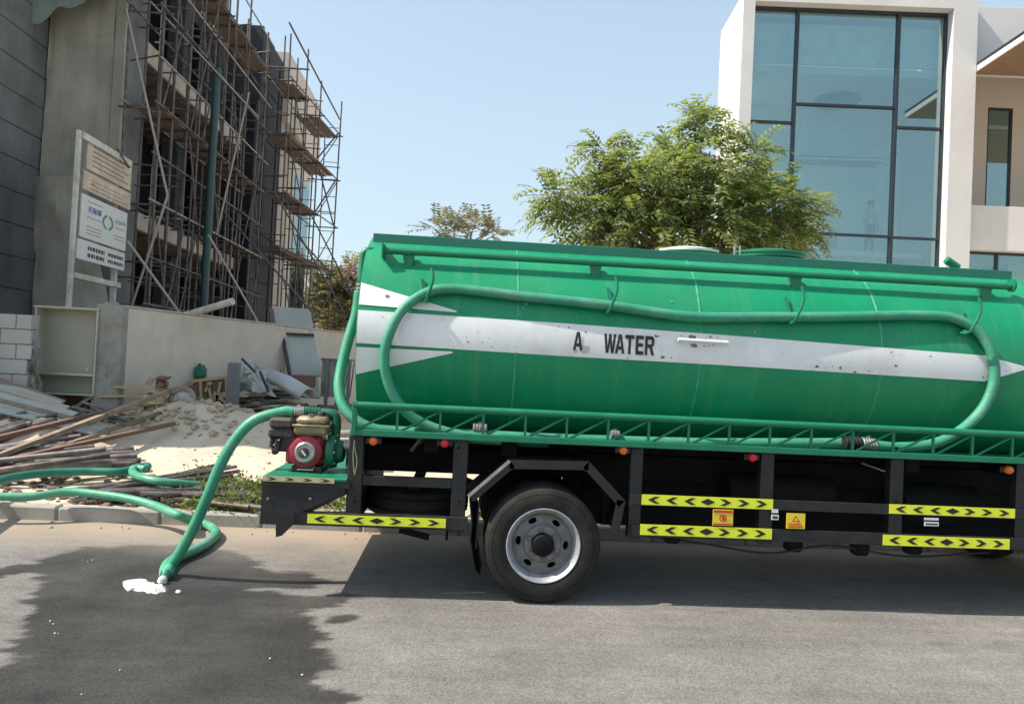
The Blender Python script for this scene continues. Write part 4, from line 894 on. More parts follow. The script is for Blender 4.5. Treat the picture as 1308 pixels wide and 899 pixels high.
# broken wood and rubble between pipes and kerb, chips on the sand
def scatter(name, n, reg, m, s0, s1, label, zf=gz, flat=.4):
    mb_ = MB()
    for _ in range(n):
        x = rnd(reg[0], reg[1]); y = rnd(reg[2], reg[3]); s_ = rnd(s0, s1); z = zf(x, y)+s_*.15
        q = Matrix.Translation((x, y, z)) @ Matrix.Rotation(rnd(0, 6.3), 4, 'Z') @ Matrix.Rotation(rnd(-.4, .4), 4, 'X')
        ax_, ay_, az_ = s_*rnd(.4, .6), s_*rnd(.25, .5), s_*flat*rnd(.3, .55); V = []; F = []; K = 6
        for zi, rr in ((-.9, .55), (-.1, 1), (.6, .75)):
            for a_ in range(K): an = a_*2*math.pi/K+rnd(-.3, .3); f_ = rr*rnd(.75, 1.15); V.append(q @ Vector((math.cos(an)*ax_*f_, math.sin(an)*ay_*f_, (zi+rnd(-.15, .15))*az_)))
        V += [q @ Vector((0, 0, az_*rnd(.8, 1.1)))]
        for l_ in (0, 1):
            for a_ in range(K): F.append((l_*K+a_, l_*K+(a_+1) % K, (l_+1)*K+(a_+1) % K, (l_+1)*K+a_))
        F += [(2*K+a_, 2*K+(a_+1) % K, 3*K) for a_ in range(K)]
        mb_.add(V, F)
    return tag(mb_.build(name, m), label, None, None, 'stuff')
scatter('sand_stones', 900, (-6.5, 1.5, 7.5, 12.5), m_rub, .015, .06, 'small pale stones strewn over the sand')
scatter('heap_rubble', 300, (-4.6, -3.0, 10.0, 11.4), m_rub, .025, .13, 'pale broken lumps on the sand heap', flat=.7)
scatter('wood_chips', 420, (-5.8, -2.0, 7.35, 8.6), m_rubd, .02, .12, 'brown splinters and chips behind the kerb')
scatter('dark_rubble', 260, (-3.6, -1.2, 12.2, 15.5), m_rubd, .06, .3, 'dark broken wood and scraps by the concrete wall', flat=.35)
def gz2(x, y): return .0
m_ = MB()
for _ in range(60): 
    x = rnd(-6, 5.5); y = 7.10-abs(rnd(-.35, .35))**1.3; r_ = rnd(.006, .02); m_.lathe([(0, 0), (r_, 0), (r_*.7, r_*.6), (0, r_*.7)], (x, y, .004), (0, 0, 1), 5)
tag(m_.build('gutter_gravel', m_rub), 'gravel grains along the foot of the kerb', None, None, 'stuff')
# weeds
def leafcloud(name, centres, n, size, m, parent=None, asp=.4, up=.3):
    V = []; F = []; rs = np.random.RandomState(3)
    for _ in range(n):
        c, sp = centres[rs.randint(len(centres))]
        p = Vector(c)+Vector(rs.normal(0, 1, 3))*1.0*Vector((1, 1, 1)).x*0
        p = Vector((c[0]+rs.normal(0, sp[0]), c[1]+rs.normal(0, sp[1]), c[2]+abs(rs.normal(0, sp[2]))))
        d = Vector(rs.normal(0, 1, 3)); d.z += up; d.normalize(); sd_ = d.orthogonal().normalized(); sd_ = (Matrix.Rotation(rs.uniform(0, 6.28), 3, d) @ sd_)
        L = size*rs.uniform(.6, 1.4); i_ = len(V)
        V += [p, p+d*L*.5+sd_*L*asp*.5, p+d*L, p+d*L*.5-sd_*L*asp*.5]; F.append((i_, i_+1, i_+2, i_+3))
    return MB().add(V, F).build(name, m, parent, recalc=False)
cent = []
for (u, v) in [(232, 626), (245, 618), (262, 610), (262, 628), (280, 625), (285, 636), (300, 618), (305, 628), (322, 624), (325, 635), (335, 622), (340, 630), (312, 640), (250, 640)]:
    q = atz(u, min(v, 640), .2); q.y = max(q.y, 7.42); cent.append(((q.x, q.y, gz(q.x, q.y)-.01), (.10, .12, .07)))
cent += [((x_, rnd(7.45, 8.3), .12), (.2, .15, .05)) for x_ in (-1.6, -1.2, -.8, .4, 1.8, 3.1)]
tag(leafcloud('weeds', cent, 9000, .05, m_weed, asp=.45, up=.5), 'low green weeds growing behind the kerb', None, None, 'stuff')
dt = MB()
for _ in range(160):
    c_, sp = cent[random.randrange(len(cent))]; p = Vector((c_[0]+rnd(-.2, .2), c_[1]+rnd(-.1, .2), c_[2])); d = Vector((rnd(-.6, .6), rnd(-.5, .3), rnd(.3, 1))).normalized()
    dt.tube([p, p+d*rnd(.08, .22)], .003, 3, cap=False)
tag(dt.build('dry_stalks', m_wood), 'dry brown stalks among the weeds', None, None, 'stuff')
# ================================================================== WALLS AND YARD
GL = .63
A_ = atz(150, 533, GL); B_ = atz(440, 514, GL); dW = Vector((B_.x-A_.x, B_.y-A_.y, 0)).normalized(); nW = Vector((dW.y, -dW.x, 0))
wt = at(142, 391, A_.y).z
wall = thing('boundary_wall', 'long pale concrete boundary wall running back across the building site', 'wall', (A_.x, A_.y, GL))
LW = (B_-A_).length; cuts = [0, LW*.62, LW*.985, LW*1.3, LW*1.75]
for a, b in zip(cuts, cuts[1:]):
    p, q = A_+dW*(a+.006)-nW*.1, A_+dW*(b-.006)-nW*.1
    MB().bar((p.x, p.y, (wt-.3)/2), (q.x, q.y, (wt-.3)/2), .2, wt+.3, b=.015).build('wall_panel', m_conc, wall)
    MB().bar((p.x, p.y, wt+.012), (q.x, q.y, wt+.012), .23, .02, b=.005).build('wall_capping', m_conc, wall)
a = at(119, 450, A_.y-.05)
pier = MB().box(a.x, A_.x+.03, A_.y-.06, A_.y+.35, -.2, wt+.02, .02)
tag(pier.build('wall_pier', m_pier), 'rough grey rendered pier at the end of the concrete wall beside the cabinet', 'pier')
# cabinet
yc_ = 10.85; a = at(45, 391, yc_); b = at(119, 506, yc_)
cabt = thing('meter_cabinet', 'open empty beige metal cabinet mounted beside the rough pier', 'cabinet', ((a.x+b.x)/2, yc_+.15, b.z))
x0, x1, z0, z1 = a.x, b.x, b.z, a.z; dep = .26; t = .022
MB().box(x0, x1, yc_+dep, yc_+dep+.02, z0, z1).build('back_panel', m_cab, cabt)
MB().box(x0, x0+t, yc_, yc_+dep, z0, z1, .003).build('side_panel', m_cab, cabt); MB().box(x1-t, x1, yc_, yc_+dep, z0, z1, .003).build('side_panel', m_cab, cabt)
MB().box(x0+t, x1-t, yc_, yc_+dep, z1-t, z1, .003).build('top_panel', m_cab, cabt); MB().box(x0+t, x1-t, yc_, yc_+dep, z0, z0+t, .003).build('bottom_panel', m_cab, cabt)
MB().box(x0-.015, x1+.015, yc_-.02, yc_, z1-.012, z1+.012, .003).build('front_lip', m_cab, cabt)
zs = at(82, 477, yc_).z; MB().box(x0+t, x1-t, yc_+.0, yc_+dep-.01, zs-.008, zs+.008).box(x0+t, x1-t, yc_-.004, yc_+.014, zs-.025, zs+.012, .003).build('shelf', m_cab, cabt)
q = at(112, 472, yc_+.02); MB().lathe([(0, 0), (.015, 0), (.012, .02), (0, .022)], q, (0, -1, 0), 8).build('latch', m_label, cabt)
MB().box(x0+.1, x0+.16, yc_+.06, yc_+.2, .4, z0).build('cabinet_leg', m_redwood, cabt); MB().box(x1-.16, x1-.1, yc_+.06, yc_+.2, .4, z0).build('cabinet_leg', m_redwood, cabt)
tag(plank('timber', at(84, 527, 10.8), at(118, 506, 10.9), .09, .04, m_wood), 'short timber propped aslant under the beige cabinet', 'timber')
tag(MB().box(x0-.1, x1+.02, 11.4, 11.5, .4, z0+.05).build('gap_shade_sheet', m_redwood), 'dark brown boarding standing for the dark gap beneath the cabinet', 'infill')  # sheet added to stand for the shaded gap under the cabinet
# block wall of separate blocks
yb_ = 10.4; a = at(41, 402, yb_); bw = thing('block_wall', 'unfinished grey block wall at the left edge with recessed joints', 'wall', (a.x-1, yb_, .5))
MB().box(a.x-3.0, a.x-.05, yb_+.02, yb_+.18, .1, a.z-.02).build('mortar_bed', m_mortar, bw)
bme = None
def block(x, z, L=.39, H=.19):
    global bme
    if bme is None:
        k = MB().box(-.5, .5, -.1, .1, -.5, .5, .012); bme = bpy.data.meshes.new('block'); bme.from_pydata(k.v, [], k.f); bme.update(); bme.materials.append(m_block)
    return link('block', bme, m_block, bw, (x, yb_+.1+rnd(-.008, .008), z), None, (L, 1, H))
r_ = 0; z = a.z-.10
while z > .5:
    x = a.x+rnd(-.03, .02)-(0 if r_ % 2 else .2)+(.0 if r_ % 2 else 0)
    if not r_ % 2: block(x+.1, z, .19)
    for k in range(7): block(x-.2-k*.4, z)
    z -= .2; r_ += 1
tag(MB().bar(at(39, 413, 10.9), at(48, 415, 10.9), .1, .05).bar(at(39, 421, 10.9), at(48, 424, 10.9), .1, .04).build('brick_offcut', m_redwood), 'reddish offcuts wedged between block wall and cabinet', 'offcut')
# tube lying on the wall, lumps on top
a, b = at(236, 403, A_.y+1.6), at(297, 385, A_.y+1.0)
tag(MB().tube([a, b], .055, 16).build('cardboard_tube', m_signw, smooth=True), 'pale round tube resting aslant on top of the concrete wall', 'tube')
tag(MB().bar(at(131, 389, A_.y+.1), at(152, 389, A_.y+.2), .2, .06, b=.02).build('mortar_heap', m_pier), 'grey mortar lump on top of the wall end', 'mortar')
# plywood table with jerrycan
tb = thing('work_table', 'low site table of plywood and sticks with the green can on it', 'table', tuple(at(265, 525, 12.4)))
ya = 12.2
MB().add([at(214, 493, ya), at(252, 484, ya), at(291, 480, ya), at(292, 483, ya+.0), at(252, 488, ya), at(214, 497, ya)]+[p+Vector((.1, .7, 0)) for p in (at(214, 493, ya), at(252, 484, ya), at(291, 480, ya), at(292, 483, ya), at(252, 488, ya), at(214, 497, ya))],
   [(0,1,4,5), (1,2,3,4), (6,11,10,7), (7,10,9,8), (0,6,7,1), (1,7,8,2), (5,4,10,11), (4,3,9,10), (2,8,9,3), (0,5,11,6)]).build('table_top', m_ply, tb)
MB().add([at(216, 497, ya+.02), at(290, 485, ya+.02), at(289, 500, ya+.02), at(216, 512, ya+.02)]+[p+Vector((0, .03, 0)) for p in (at(216, 497, ya+.02), at(290, 485, ya+.02), at(289, 500, ya+.02), at(216, 512, ya+.02))],
   [(0,1,2,3), (4,7,6,5), (0,4,5,1), (1,5,6,2), (2,6,7,3), (3,7,4,0)]).build('apron', m_redwood, tb)
for (u0, v0, u1, v1) in ((289, 482, 291, 536), (256, 486, 258, 520), (266, 488, 274, 532), (282, 488, 272, 534), (262, 500, 270, 488), (276, 505, 290, 515), (274, 500, 282, 530)):
    MB().bar(at(u0, v0, ya-.01), at(u1, v1, ya-.01), .04, .025, up=(0, 1, 0)).build('table_leg', m_ply, tb)
MB().bar(at(255, 508, ya+.5), at(256, 488, ya+.5), .30, .01, up=(0, 1, 0)).build('back_board', m_ply, tb)
q = at(256, 483, ya+.25)
MB().box(q.x-.075, q.x+.08, ya+.15, ya+.35, q.z-.0, q.z+.19, .025).tube([(q.x-.01, ya+.25, q.z+.18), (q.x-.01, ya+.25, q.z+.235)], .03, 12).tube(spline([(q.x+.03, ya+.25, q.z+.18), (q.x+.05, ya+.25, q.z+.225), (q.x+.075, ya+.25, q.z+.17)], 5), .01, 6)
jc = MB().box(q.x-.075, q.x+.08, ya+.15, ya+.33, q.z, q.z+.19, .03).build('jerrycan', mat('green_plastic_can', (.01, .13, .075), .4, var=.15), None, smooth=True, ang=40); tag(jc, 'small dark green jerrycan standing on the site table', 'jerrycan')
MB().tube([(q.x-.02, ya+.24, q.z+.185), (q.x-.02, ya+.24, q.z+.235)], .026, 12).build('cap', m_engblk, jc, smooth=True)
MB().tube(spline([(q.x+.02, ya+.24, q.z+.185), (q.x+.04, ya+.24, q.z+.215), (q.x+.07, ya+.24, q.z+.17)], 5), .010, 8).build('can_handle', m_pumpg, jc, smooth=True)
a = at(294, 536, 12.0); b = at(294, 463, 12.0); tag(MB().box(a.x-.085, a.x+.085, 12.0, 12.14, GL-.3, b.z, .01).build('short_post', m_gpost), 'short grey square post right of the site table', 'post')
def crumple(name, uv, Y, m, lab, cat, amp=.12, th=.01, nsub=5):
    """uv: four pixel corners with depth; a folded sheet with facets"""
    C4 = [at(u, v, y) for u, v, y in uv]; V = []; F = []; n = nsub; rs = random.Random(len(lab))
    for j in range(n+1):
        for i_ in range(n+1):
            s_, t_ = i_/n, j/n; p = C4[0]*(1-s_)*(1-t_)+C4[1]*s_*(1-t_)+C4[2]*s_*t_+C4[3]*(1-s_)*t_
            V.append(p+Vector((rs.uniform(-1, 1)*amp*.5, rs.uniform(-1, 1)*amp, rs.uniform(-1, 1)*amp*.5)))
    for j in range(n):
        for i_ in range(n): a = j*(n+1)+i_; F += [(a, a+1, a+n+2), (a, a+n+2, a+n+1)]
    o = MB().add(V, F).build(name, m); md = o.modifiers.new('t', 'SOLIDIFY'); md.thickness = th
    return tag(o, lab, cat)
crumple('rough_mortar_edge', [(37, 424, 10.45), (48, 426, 10.5), (50, 500, 10.5), (38, 500, 10.45)], 0, m_pier, 'ragged mortar and netting hanging at the broken end of the block wall', 'mortar', .07, nsub=7)
# planks lying between wall and heap
for (u0, v0, u1, v1, w_, lb) in ((128, 506, 210, 505, .12, 'pale plank jutting from the pier to the sand heap'), (148, 494, 215, 497, .10, 'upper short plank lying behind the sand heap'), (160, 492, 212, 501, .10, 'crossed short plank behind the sand heap')):
    tag(plank('plank', at(u0, v0, 10.9), at(u1, v1, 10.9), w_, .03, m_ply), lb, 'plank')
# wheelbarrow lying on the heap
wb = thing('wheelbarrow', 'dusty wheelbarrow tipped over beside the sand heap with its round wheel up', 'wheelbarrow', tuple(at(232, 525, 11.2)))
c = at(233, 509, 11.0)
MB().lathe([(.12, -.03), (.165, -.03), (.18, 0), (.165, .03), (.12, .03), (.12, -.03)], c, (.25, -1, .15), 28).build('wheel', m_pier, wb, smooth=True, ang=40)
MB().lathe([(0, -.02), (.12, -.015), (.125, .0), (.05, .02), (.03, .05), (0, .05)], c, (.25, -1, .15), 24).build('wheel_rim', m_signw, wb, smooth=True, ang=40)
MB().tube(spline([at(222, 515, 10.95), at(236, 520, 10.9), at(250, 526, 10.9), at(262, 522, 11.0)], 6), .016, 8).tube(spline([at(238, 498, 11.1), at(246, 512, 11.15), at(252, 530, 11.2)], 6), .016, 8).build('frame', m_pier, wb, smooth=True)
m_ = MB(); p = [at(208, 512, 11.25), at(226, 499, 11.25), at(232, 528, 11.2), at(214, 533, 11.2)]; n = [q_+Vector((.05, .35, .02)) for q_ in p]
m_.add(p+n, [(0,1,2,3), (4,7,6,5), (0,4,5,1), (1,5,6,2), (2,6,7,3), (3,7,4,0)]).build('tray', m_rub, wb)
# crumpled bag on the heap
crumple('cement_bag', [(186, 506, 10.9), (190, 482, 11.1), (212, 478, 11.2), (218, 504, 10.8)], 0, m_rub, 'crumpled pale cement bag standing on top of the sand heap', 'bag', .10)
crumple('brown_paper', [(200, 496, 10.8), (204, 480, 10.9), (216, 482, 10.9), (216, 500, 10.7)], 0, m_redwood, 'crumpled brown paper in front of the cement bag', 'paper', .06)
crumple('cement_bag', [(172, 528, 10.6), (176, 506, 10.8), (204, 510, 10.8), (208, 530, 10.5)], 0, bpy.data.materials.get('yellow_sand_lump') or mat('yellow_sand_lump', (.50, .36, .20), .95, var=.2, scale=4, c2=(.46, .36, .25), bump=.6), 'torn yellowish cement bag lying on the front of the sand heap', 'bag', .12)
for k, (u, v, rx, rz) in enumerate(((190, 532, .24, .07), (206, 536, .2, .06), (178, 538, .2, .06), (222, 544, .2, .05), (250, 540, .22, .05), (196, 512, .14, .08))):
    q = at(u, v, 10.5+.05*k); lump('sand_lump', tuple(q), rx, .3, rz, mat('yellow_sand_lump', (.50, .36, .20), .95, var=.2, scale=4, c2=(.46, .36, .25), bump=.6) if k == 0 else bpy.data.materials['yellow_sand_lump'], 50+k,
        ('big yellow sand lump in the middle of the heap', 'yellow sand lump at the foot of the wheelbarrow tray', 'yellow sand lump at the left foot of the heap', 'low sand lump in front of the wheelbarrow', 'flat sand lump right of the wheelbarrow', 'sand lump under the cement bag')[k], 'sand lump', 'lumps of the sand heap')
# crumpled metal sheets
crumple('metal_sheet', [(304, 500, 12.9), (312, 458, 13.2), (345, 472, 13.0), (350, 505, 12.6)], 0, m_tarp, 'crumpled pale grey metal sheet standing in a peak against the wall', 'metal sheet', .10)
crumple('metal_sheet', [(318, 478, 12.7), (338, 474, 12.9), (344, 500, 12.5), (322, 502, 12.4)], 0, m_sheet, 'small greenish bent sheet in front of the grey peak', 'metal sheet', .05)
tr = MB(); P0, P1 = [at(334, 474, 13.0), at(395, 504, 12.6)], None
a, b = at(336, 480, 13.1), at(393, 508, 12.5); d = (b-a).normalized(); s1 = d.cross(Vector((0, 0, 1))).normalized(); up_ = s1.cross(d); V = []
for p in (a, (a+b)/2+Vector((0, 0, .04)), b):
    for k in range(9): q_ = math.pi*(k/8)*1.1-.2; V.append(p+s1*math.cos(q_)*.17+up_*math.sin(q_)*.16)
F = [(i_*9+k, i_*9+k+1, (i_+1)*9+k+1, (i_+1)*9+k) for i_ in range(2) for k in range(8)]
o = tr.add(V, F).build('metal_trough', m_tarp, smooth=True, ang=70); md = o.modifiers.new('t', 'SOLIDIFY'); md.thickness = .012; tag(o, 'long grey curved metal trough lying beside the leaning panels', 'trough')
tag(plank('angle_iron', at(309, 458, 12.9), at(326, 475, 12.7), .03, .03, m_engblk), 'dark angle iron on the peak of the grey sheet', 'angle iron')
tag(plank('angle_iron', at(332, 474, 12.5), at(343, 500, 12.4), .03, .03, m_engblk), 'dark angle iron crossing the greenish bent sheet', 'angle iron')
for k in range(42):
    u, v = rnd(298, 372), rnd(500, 526); y_ = 13.6-(v-500)*.06
    a = at(u-rnd(8, 26), v+rnd(-4, 4), y_); b = at(u+rnd(8, 26), v+rnd(-4, 5), y_+rnd(-.3, .3)); zf_ = max(gz(a.x, a.y), gz(b.x, b.y))+.02; a.z = max(a.z, zf_); b.z = max(b.z, zf_)
    tag(plank('scrap_board', a, b, rnd(.06, .16), rnd(.015, .03), random.choice([m_redwood, m_redwood, m_wood, m_pier, m_tarp]), roll=rnd(-.5, .5)), 'scrap board in the heap at the foot of the crumpled sheets', 'scrap board', 'scrap boards by the crumpled sheets')
# leaning panels
def leanpanel(uv, m, name, lab, th=.045):
    C4 = [at(u, v, y) for u, v, y in uv]; n_ = (C4[1]-C4[0]).cross(C4[3]-C4[0]).normalized(); n_ = n_*(1 if n_.y > 0 else -1)
    o = MB().prism(C4, n_*th).build(name, m); return tag(o, lab, 'panel')
leanpanel([(347, 391, 15.6), (397, 395, 15.9), (409, 508, 15.1), (362, 505, 14.7)], m_sheet, 'leaning_panel', 'tall grey green panel leaning against the concrete wall')
leanpanel([(360, 427, 14.9), (401, 428, 15.1), (412, 480, 14.8), (369, 478, 14.5)], m_sheet, 'leaning_panel', 'smaller panel with a dark top rim leaning in front of the tall one')
tag(plank('dark_rim', at(360, 426, 14.86), at(401, 428, 15.05), .05, .05, m_engblk), 'dark strip along the top of the smaller leaning panel', 'strip')
tag(plank('dark_rim', at(361, 428, 14.84), at(370, 478, 14.45), .05, .05, m_engblk), 'dark strip down the left side of the smaller leaning panel', 'strip')
tag(plank('timber', at(346, 395, 15.5), at(357, 488, 14.6), .09, .06, m_redwood), 'brown timber standing left of the tall leaning panel', 'timber')
tag(plank('timber', at(347, 484, 13.9), at(401, 488, 13.9), .30, .20, m_redwood), 'thick reddish board lying across in front of the leaning panels', 'board')
a, b = at(410, 457, 14.2), at(446, 508, 14.2); rk = thing('steel_rack', 'dark steel rack with bars behind the hanging hose', 'rack', ((a.x+b.x)/2, 14.4, b.z))
MB().box(a.x, b.x, 14.2, 14.7, a.z-.05, a.z).build('rack_top', m_gpost, rk); MB().box(a.x+.02, a.x+.30, 14.22, 14.6, b.z, a.z-.05).build('rack_box', m_pier, rk)
for k in range(3): MB().box(a.x+.1+k*.2, a.x+.16+k*.2, 14.16, 14.22, b.z-.2, a.z).build('rack_post', m_gpost, rk)
for k in range(5): MB().bar((a.x+.32+k*.06, 14.25, b.z), (a.x+.4+k*.05, 14.3, a.z-.06), .02, .02, up=(0, 1, 0)).build('rack_bar', m_redwood, rk)
crumple('peach_sheet', [(418, 533, 10.5), (447, 520, 10.7), (452, 536, 10.1), (420, 545, 10.0)], 0, m_cloth, 'peach coloured cloth lying on the ground behind the pump', 'cloth', .05)
for k in range(5): tag(plank('plank', at(418+rnd(-6, 6), 552+k*9, 9.6-k*.35), at(470, 550+k*9+rnd(-3, 5), 9.5-k*.35), .16, .03, m_rub), ORD[k]+' pale plank counted from the back on the sand behind the pump', 'plank', 'pale planks behind the pump')
# ------------------------------------------------------------------ project sign
XS = -6.15
def sx_(u, v): return atx(u, v, XS)
sg = thing('project_sign', 'tall white framed site sign board with two sun browned and two white panels', 'sign board', (XS, sx_(88, 390).y, GL))
f0, f1 = sx_(100.5, 166), sx_(166, 201); yl, yr_ = f0.y, f1.y
MB().box(XS-.03, XS+.03, yl-.02, yl+.06, GL-.1, f0.z, .006).build('sign_post', m_signw, sg)
yq = sx_(153, 350).y; MB().box(XS-.14, XS-.06, yq-.04, yq+.05, GL-.1, sx_(153, 340).z+.6, .006).build('sign_post', m_signw, sg)
MB().box(XS-.05, XS+.05, yl+.06, yr_, f0.z-.11, f0.z, .006).build('top_bar', m_signw, sg)
zc = sx_(95, 348).z; MB().box(XS-.055, XS+.035, yl+.06, yq, zc-.09, zc, .006).build('cross_bar', m_signw, sg)
MB().box(XS-.07, XS-.02, yl+.10, yl+.15, sx_(97, 333).z, f0.z-.11).build('inner_upright', m_signw, sg)
for (p4, m_) in (([(113, 180), (168, 204), (167, 239), (108, 221)], m_signb), ([(106, 224), (167, 241), (166, 261), (105, 250)], m_signb), ([(105, 253), (162, 267), (160, 319), (99, 304)], m_signp), ([(99, 307), (159, 321), (158, 344), (96, 332)], m_signp)):
    Q = [sx_(u, v) for u, v in p4]; y0_ = (Q[0].y+Q[3].y)/2; y1_ = (Q[1].y+Q[2].y)/2; zt1 = (Q[0].z+Q[1].z)/2; zb1 = (Q[2].z+Q[3].z)/2
    pn = MB().box(XS-.015, XS+.01, y0_, y1_, zb1, zt1, .003).build('sign_panel', m_, sg)
    Wd, Hh = y1_-y0_, zt1-zb1
    def put(txt, fy, fz, h, m__, sx=1.0, bold=.0, maxw=None):
        V, F = text_mesh(txt, 1, 1, bold)
        if not V: return
        x0 = min(p[0] for p in V); x1 = max(p[0] for p in V); z0 = min(p[1] for p in V); z1 = max(p[1] for p in V)
        s_ = h/(z1-z0); sw = (maxw/(x1-x0)) if maxw else s_*sx
        MB().add([(XS+.0135, y0_+fy*Wd+(x-x0)*sw, zb1+fz*Hh+(z-z0)*s_) for x, z in V], F).build('sign_text', m__, pn, recalc=False)
    def linez(fy0, fy1, fz, h, m__):
        k = MB(); y = fy0
        while y < fy1:
            w_ = rnd(.02, .06); k.box(XS+.0105, XS+.0125, y0_+y*Wd, y0_+min(y+w_, fy1)*Wd, zb1+fz*Hh, zb1+fz*Hh+h); y += w_+.014
        k.build('printed_lines', m__, pn)
    if m_ is m_signb:
        for r__ in range(5 if Hh > .5 else 3): linez(.12, .80 if r__ % 2 else .92, .16+r__*(.15 if Hh > .5 else .22), Hh*.05, m_brprint)
        lump('sun_stain', (XS+.006, y0_+.2*Wd, zb1+.5*Hh), .004, .08*Wd, .3*Hh, m_platered if Hh < .5 else m_brprint, 2, parent=pn) if Hh < .5 else None
    elif zt1 > sx_(130, 300).z:
        put('天际颂', .13, .62, Hh*.15, m_blue, maxw=Wd*.28, bold=.02); put('شيركو', .72, .60, Hh*.15, m_blue, maxw=Wd*.24, bold=.02)
        rg = MB()
        for k in range(28):
            if k in (6, 7, 20, 21): continue
            a0, a1 = 2*math.pi*k/28, 2*math.pi*(k+1)/28; cy, cz_ = y0_+.56*Wd, zb1+.55*Hh
            rg.add([(XS+.013, cy+math.cos(q_)*r__*1.5, cz_+math.sin(q_)*r__*1.0) for q_, r__ in ((a0, Hh*.19), (a1, Hh*.19), (a1, Hh*.13), (a0, Hh*.13))], [(0, 1, 2, 3)])
        rg.build('round_emblem', m_gprint, pn, recalc=False)
        for fz in (.86, .50, .28, .20, .12): linez(.13, .42, fz, Hh*.02, m_brprint)
        for fz in (.50, .3, .22): linez(.72, .95, fz, Hh*.02, m_brprint)
    else:
        for fz in (.55, .2): linez(.20, .54, fz, Hh*.20, m_ink); linez(.62, .96, fz, Hh*.18, m_ink)
# ================================================================== VILLA UNDER CONSTRUCTION
XB = -6.66; XL = -8.09
vl = thing('unfinished_villa', 'dark unfinished villa shell with pale slab edges behind scaffolding', 'building', (XL, 18, GL))
z = .3; k = 0
while z < 12.6:
    MB().box(XL-.3, XL+rnd(-.006, .006), 9.0, 14.62, z, z+.56, .012).build('facade_course', m_clad, vl); z += .57; k += 1
MB().box(XL-.35, XL-.02, 9.0, 14.6, .3, 12.6).build('facade_joint', m_inside, vl)
MB().box(XL-.2, XB-.02, 14.62, 15.4, .3, 12.5).build('corner_tower', m_clad, vl)
# debris net hanging over the tower: a rumpled cloth with folds
def cloth(name, x0, x1, z0f, z1, y, m, parent, n=40, mz=46, amp=.05, wrap=.0):
    V = []; F = []
    for j in range(mz+1):
        for i_ in range(n+1):
            s_ = i_/n; x = x0+(x1-x0)*s_; zb = z0f(s_); z_ = zb+(z1-zb)*j/mz
            yy = y-.06-abs(math.sin(s_*4+nz(s_, z_*.3, 1, 2)*4))*amp*.5-nz(x, z_, 1.2, 33)*amp-nz(x, z_, 4, 3)*amp*.35
            V.append((x, yy, z_))
    for j in range(mz):
        for i_ in range(n): a = j*(n+1)+i_; F.append((a, a+1, a+n+2, a+n+1))
    return MB().add(V, F).build(name, m, parent, smooth=True)
cloth('debris_net', XL+.02, XB-.22, lambda s: .5, 12.4, 14.6, m_net, vl)
MB().box(XB-.22, XB-.0, 14.5, 14.62, .3, 12.4, .02).build('corner_strip', m_net, vl)
m_net2 = mat('greener_net', (.20, .255, .215), .9, var=.15, scale=3)
cloth('net_swag', XL-.25, XB-.05, lambda s: 6.95+1.15*s**.55+.07*math.sin(s*19), 12.6, 14.12, m_net2, vl, 30, 20, .09)
# lower net hanging from the tower to the wall end, bulging
V = []; F = []
for j in range(15):
    for i_ in range(11):
        s_, t_ = i_/10, j/14; p = at(44+s_*(96-30*t_), 395-170*t_**1.1, 13.9-.3*math.sin(s_*3.1)); V.append((p.x, p.y+nz(s_, t_, 4, 2)*.12, p.z))
for j in range(14):
    for i_ in range(10): a = j*11+i_; F.append((a, a+1, a+12, a+11))
MB().add(V, F).build('net_skirt', m_net, vl, smooth=True)
for (zt1, th) in ((4.35, .34), (7.80, .40)):
    MB().box(-12, XB, 15.42, 21.9, zt1-th, zt1, .01).build('floor_slab', m_slab, vl)
    MB().box(-11.9, XB-.02, 15.5, 21.8, zt1-th-.02, zt1-th-.003).build('slab_soffit', m_soff, vl)
    for y in np.arange(16.1, 21.8, .72): MB().box(-9, XB+.02, y, y+.08, zt1-th-.14, zt1-th-.022).build('formwork_beam', m_deck, vl)
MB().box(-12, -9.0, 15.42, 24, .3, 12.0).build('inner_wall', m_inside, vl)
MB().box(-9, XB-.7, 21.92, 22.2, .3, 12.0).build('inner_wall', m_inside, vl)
for y in (15.9, 18.9, 21.4):
    for (z0, z1) in ((.5, 4.01), (4.35, 7.40), (7.80, 10.7)): MB().box(XB-.95, XB-.55, y-.2, y+.2, z0, z1, .01).build('column', m_char, vl)
MB().box(-12, -7.9, 15.42, 22.0, 10.72, 11.1, .01).build('roof_slab', m_char, vl)
# windows with bars in the recess; pale colour paints daylight showing through
for (y0_, z0_, h_) in ((17.0, 5.0, 1.9), (17.0, 1.2, 2.4), (19.6, 1.2, 2.5), (19.5, 5.0, 1.9), (17.0, 8.7, 1.7), (19.6, 8.7, 1.6)):
    wn = MB().box(-8.98, -8.93, y0_, y0_+1.3, z0_, z0_+h_).build('window', mat('window_daylight_tone', (.32, .34, .36), .6) if 'window_daylight_tone' not in bpy.data.materials else bpy.data.materials['window_daylight_tone'], vl)
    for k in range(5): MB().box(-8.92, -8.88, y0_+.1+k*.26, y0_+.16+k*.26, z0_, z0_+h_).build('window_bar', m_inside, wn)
# dark block and its recess
XD = -6.35
MB().box(-9.5, XD, 22.25, 24.9, .3, 11.15, .02).build('dark_block', m_char, vl)
MB().box(-9.5, XD+.05, 22.15, 22.25, 8.9, 11.2, .02).build('dark_lintel', m_char, vl)
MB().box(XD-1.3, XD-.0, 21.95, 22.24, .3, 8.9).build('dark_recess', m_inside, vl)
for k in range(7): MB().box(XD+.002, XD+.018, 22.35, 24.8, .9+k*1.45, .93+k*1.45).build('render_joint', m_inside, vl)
for k, y in enumerate((23.3, 24.6)): MB().box(XD+.001, XD+.03, y-.3, y-.25, 1.2, 10.8).build('render_seam', m_inside, vl)
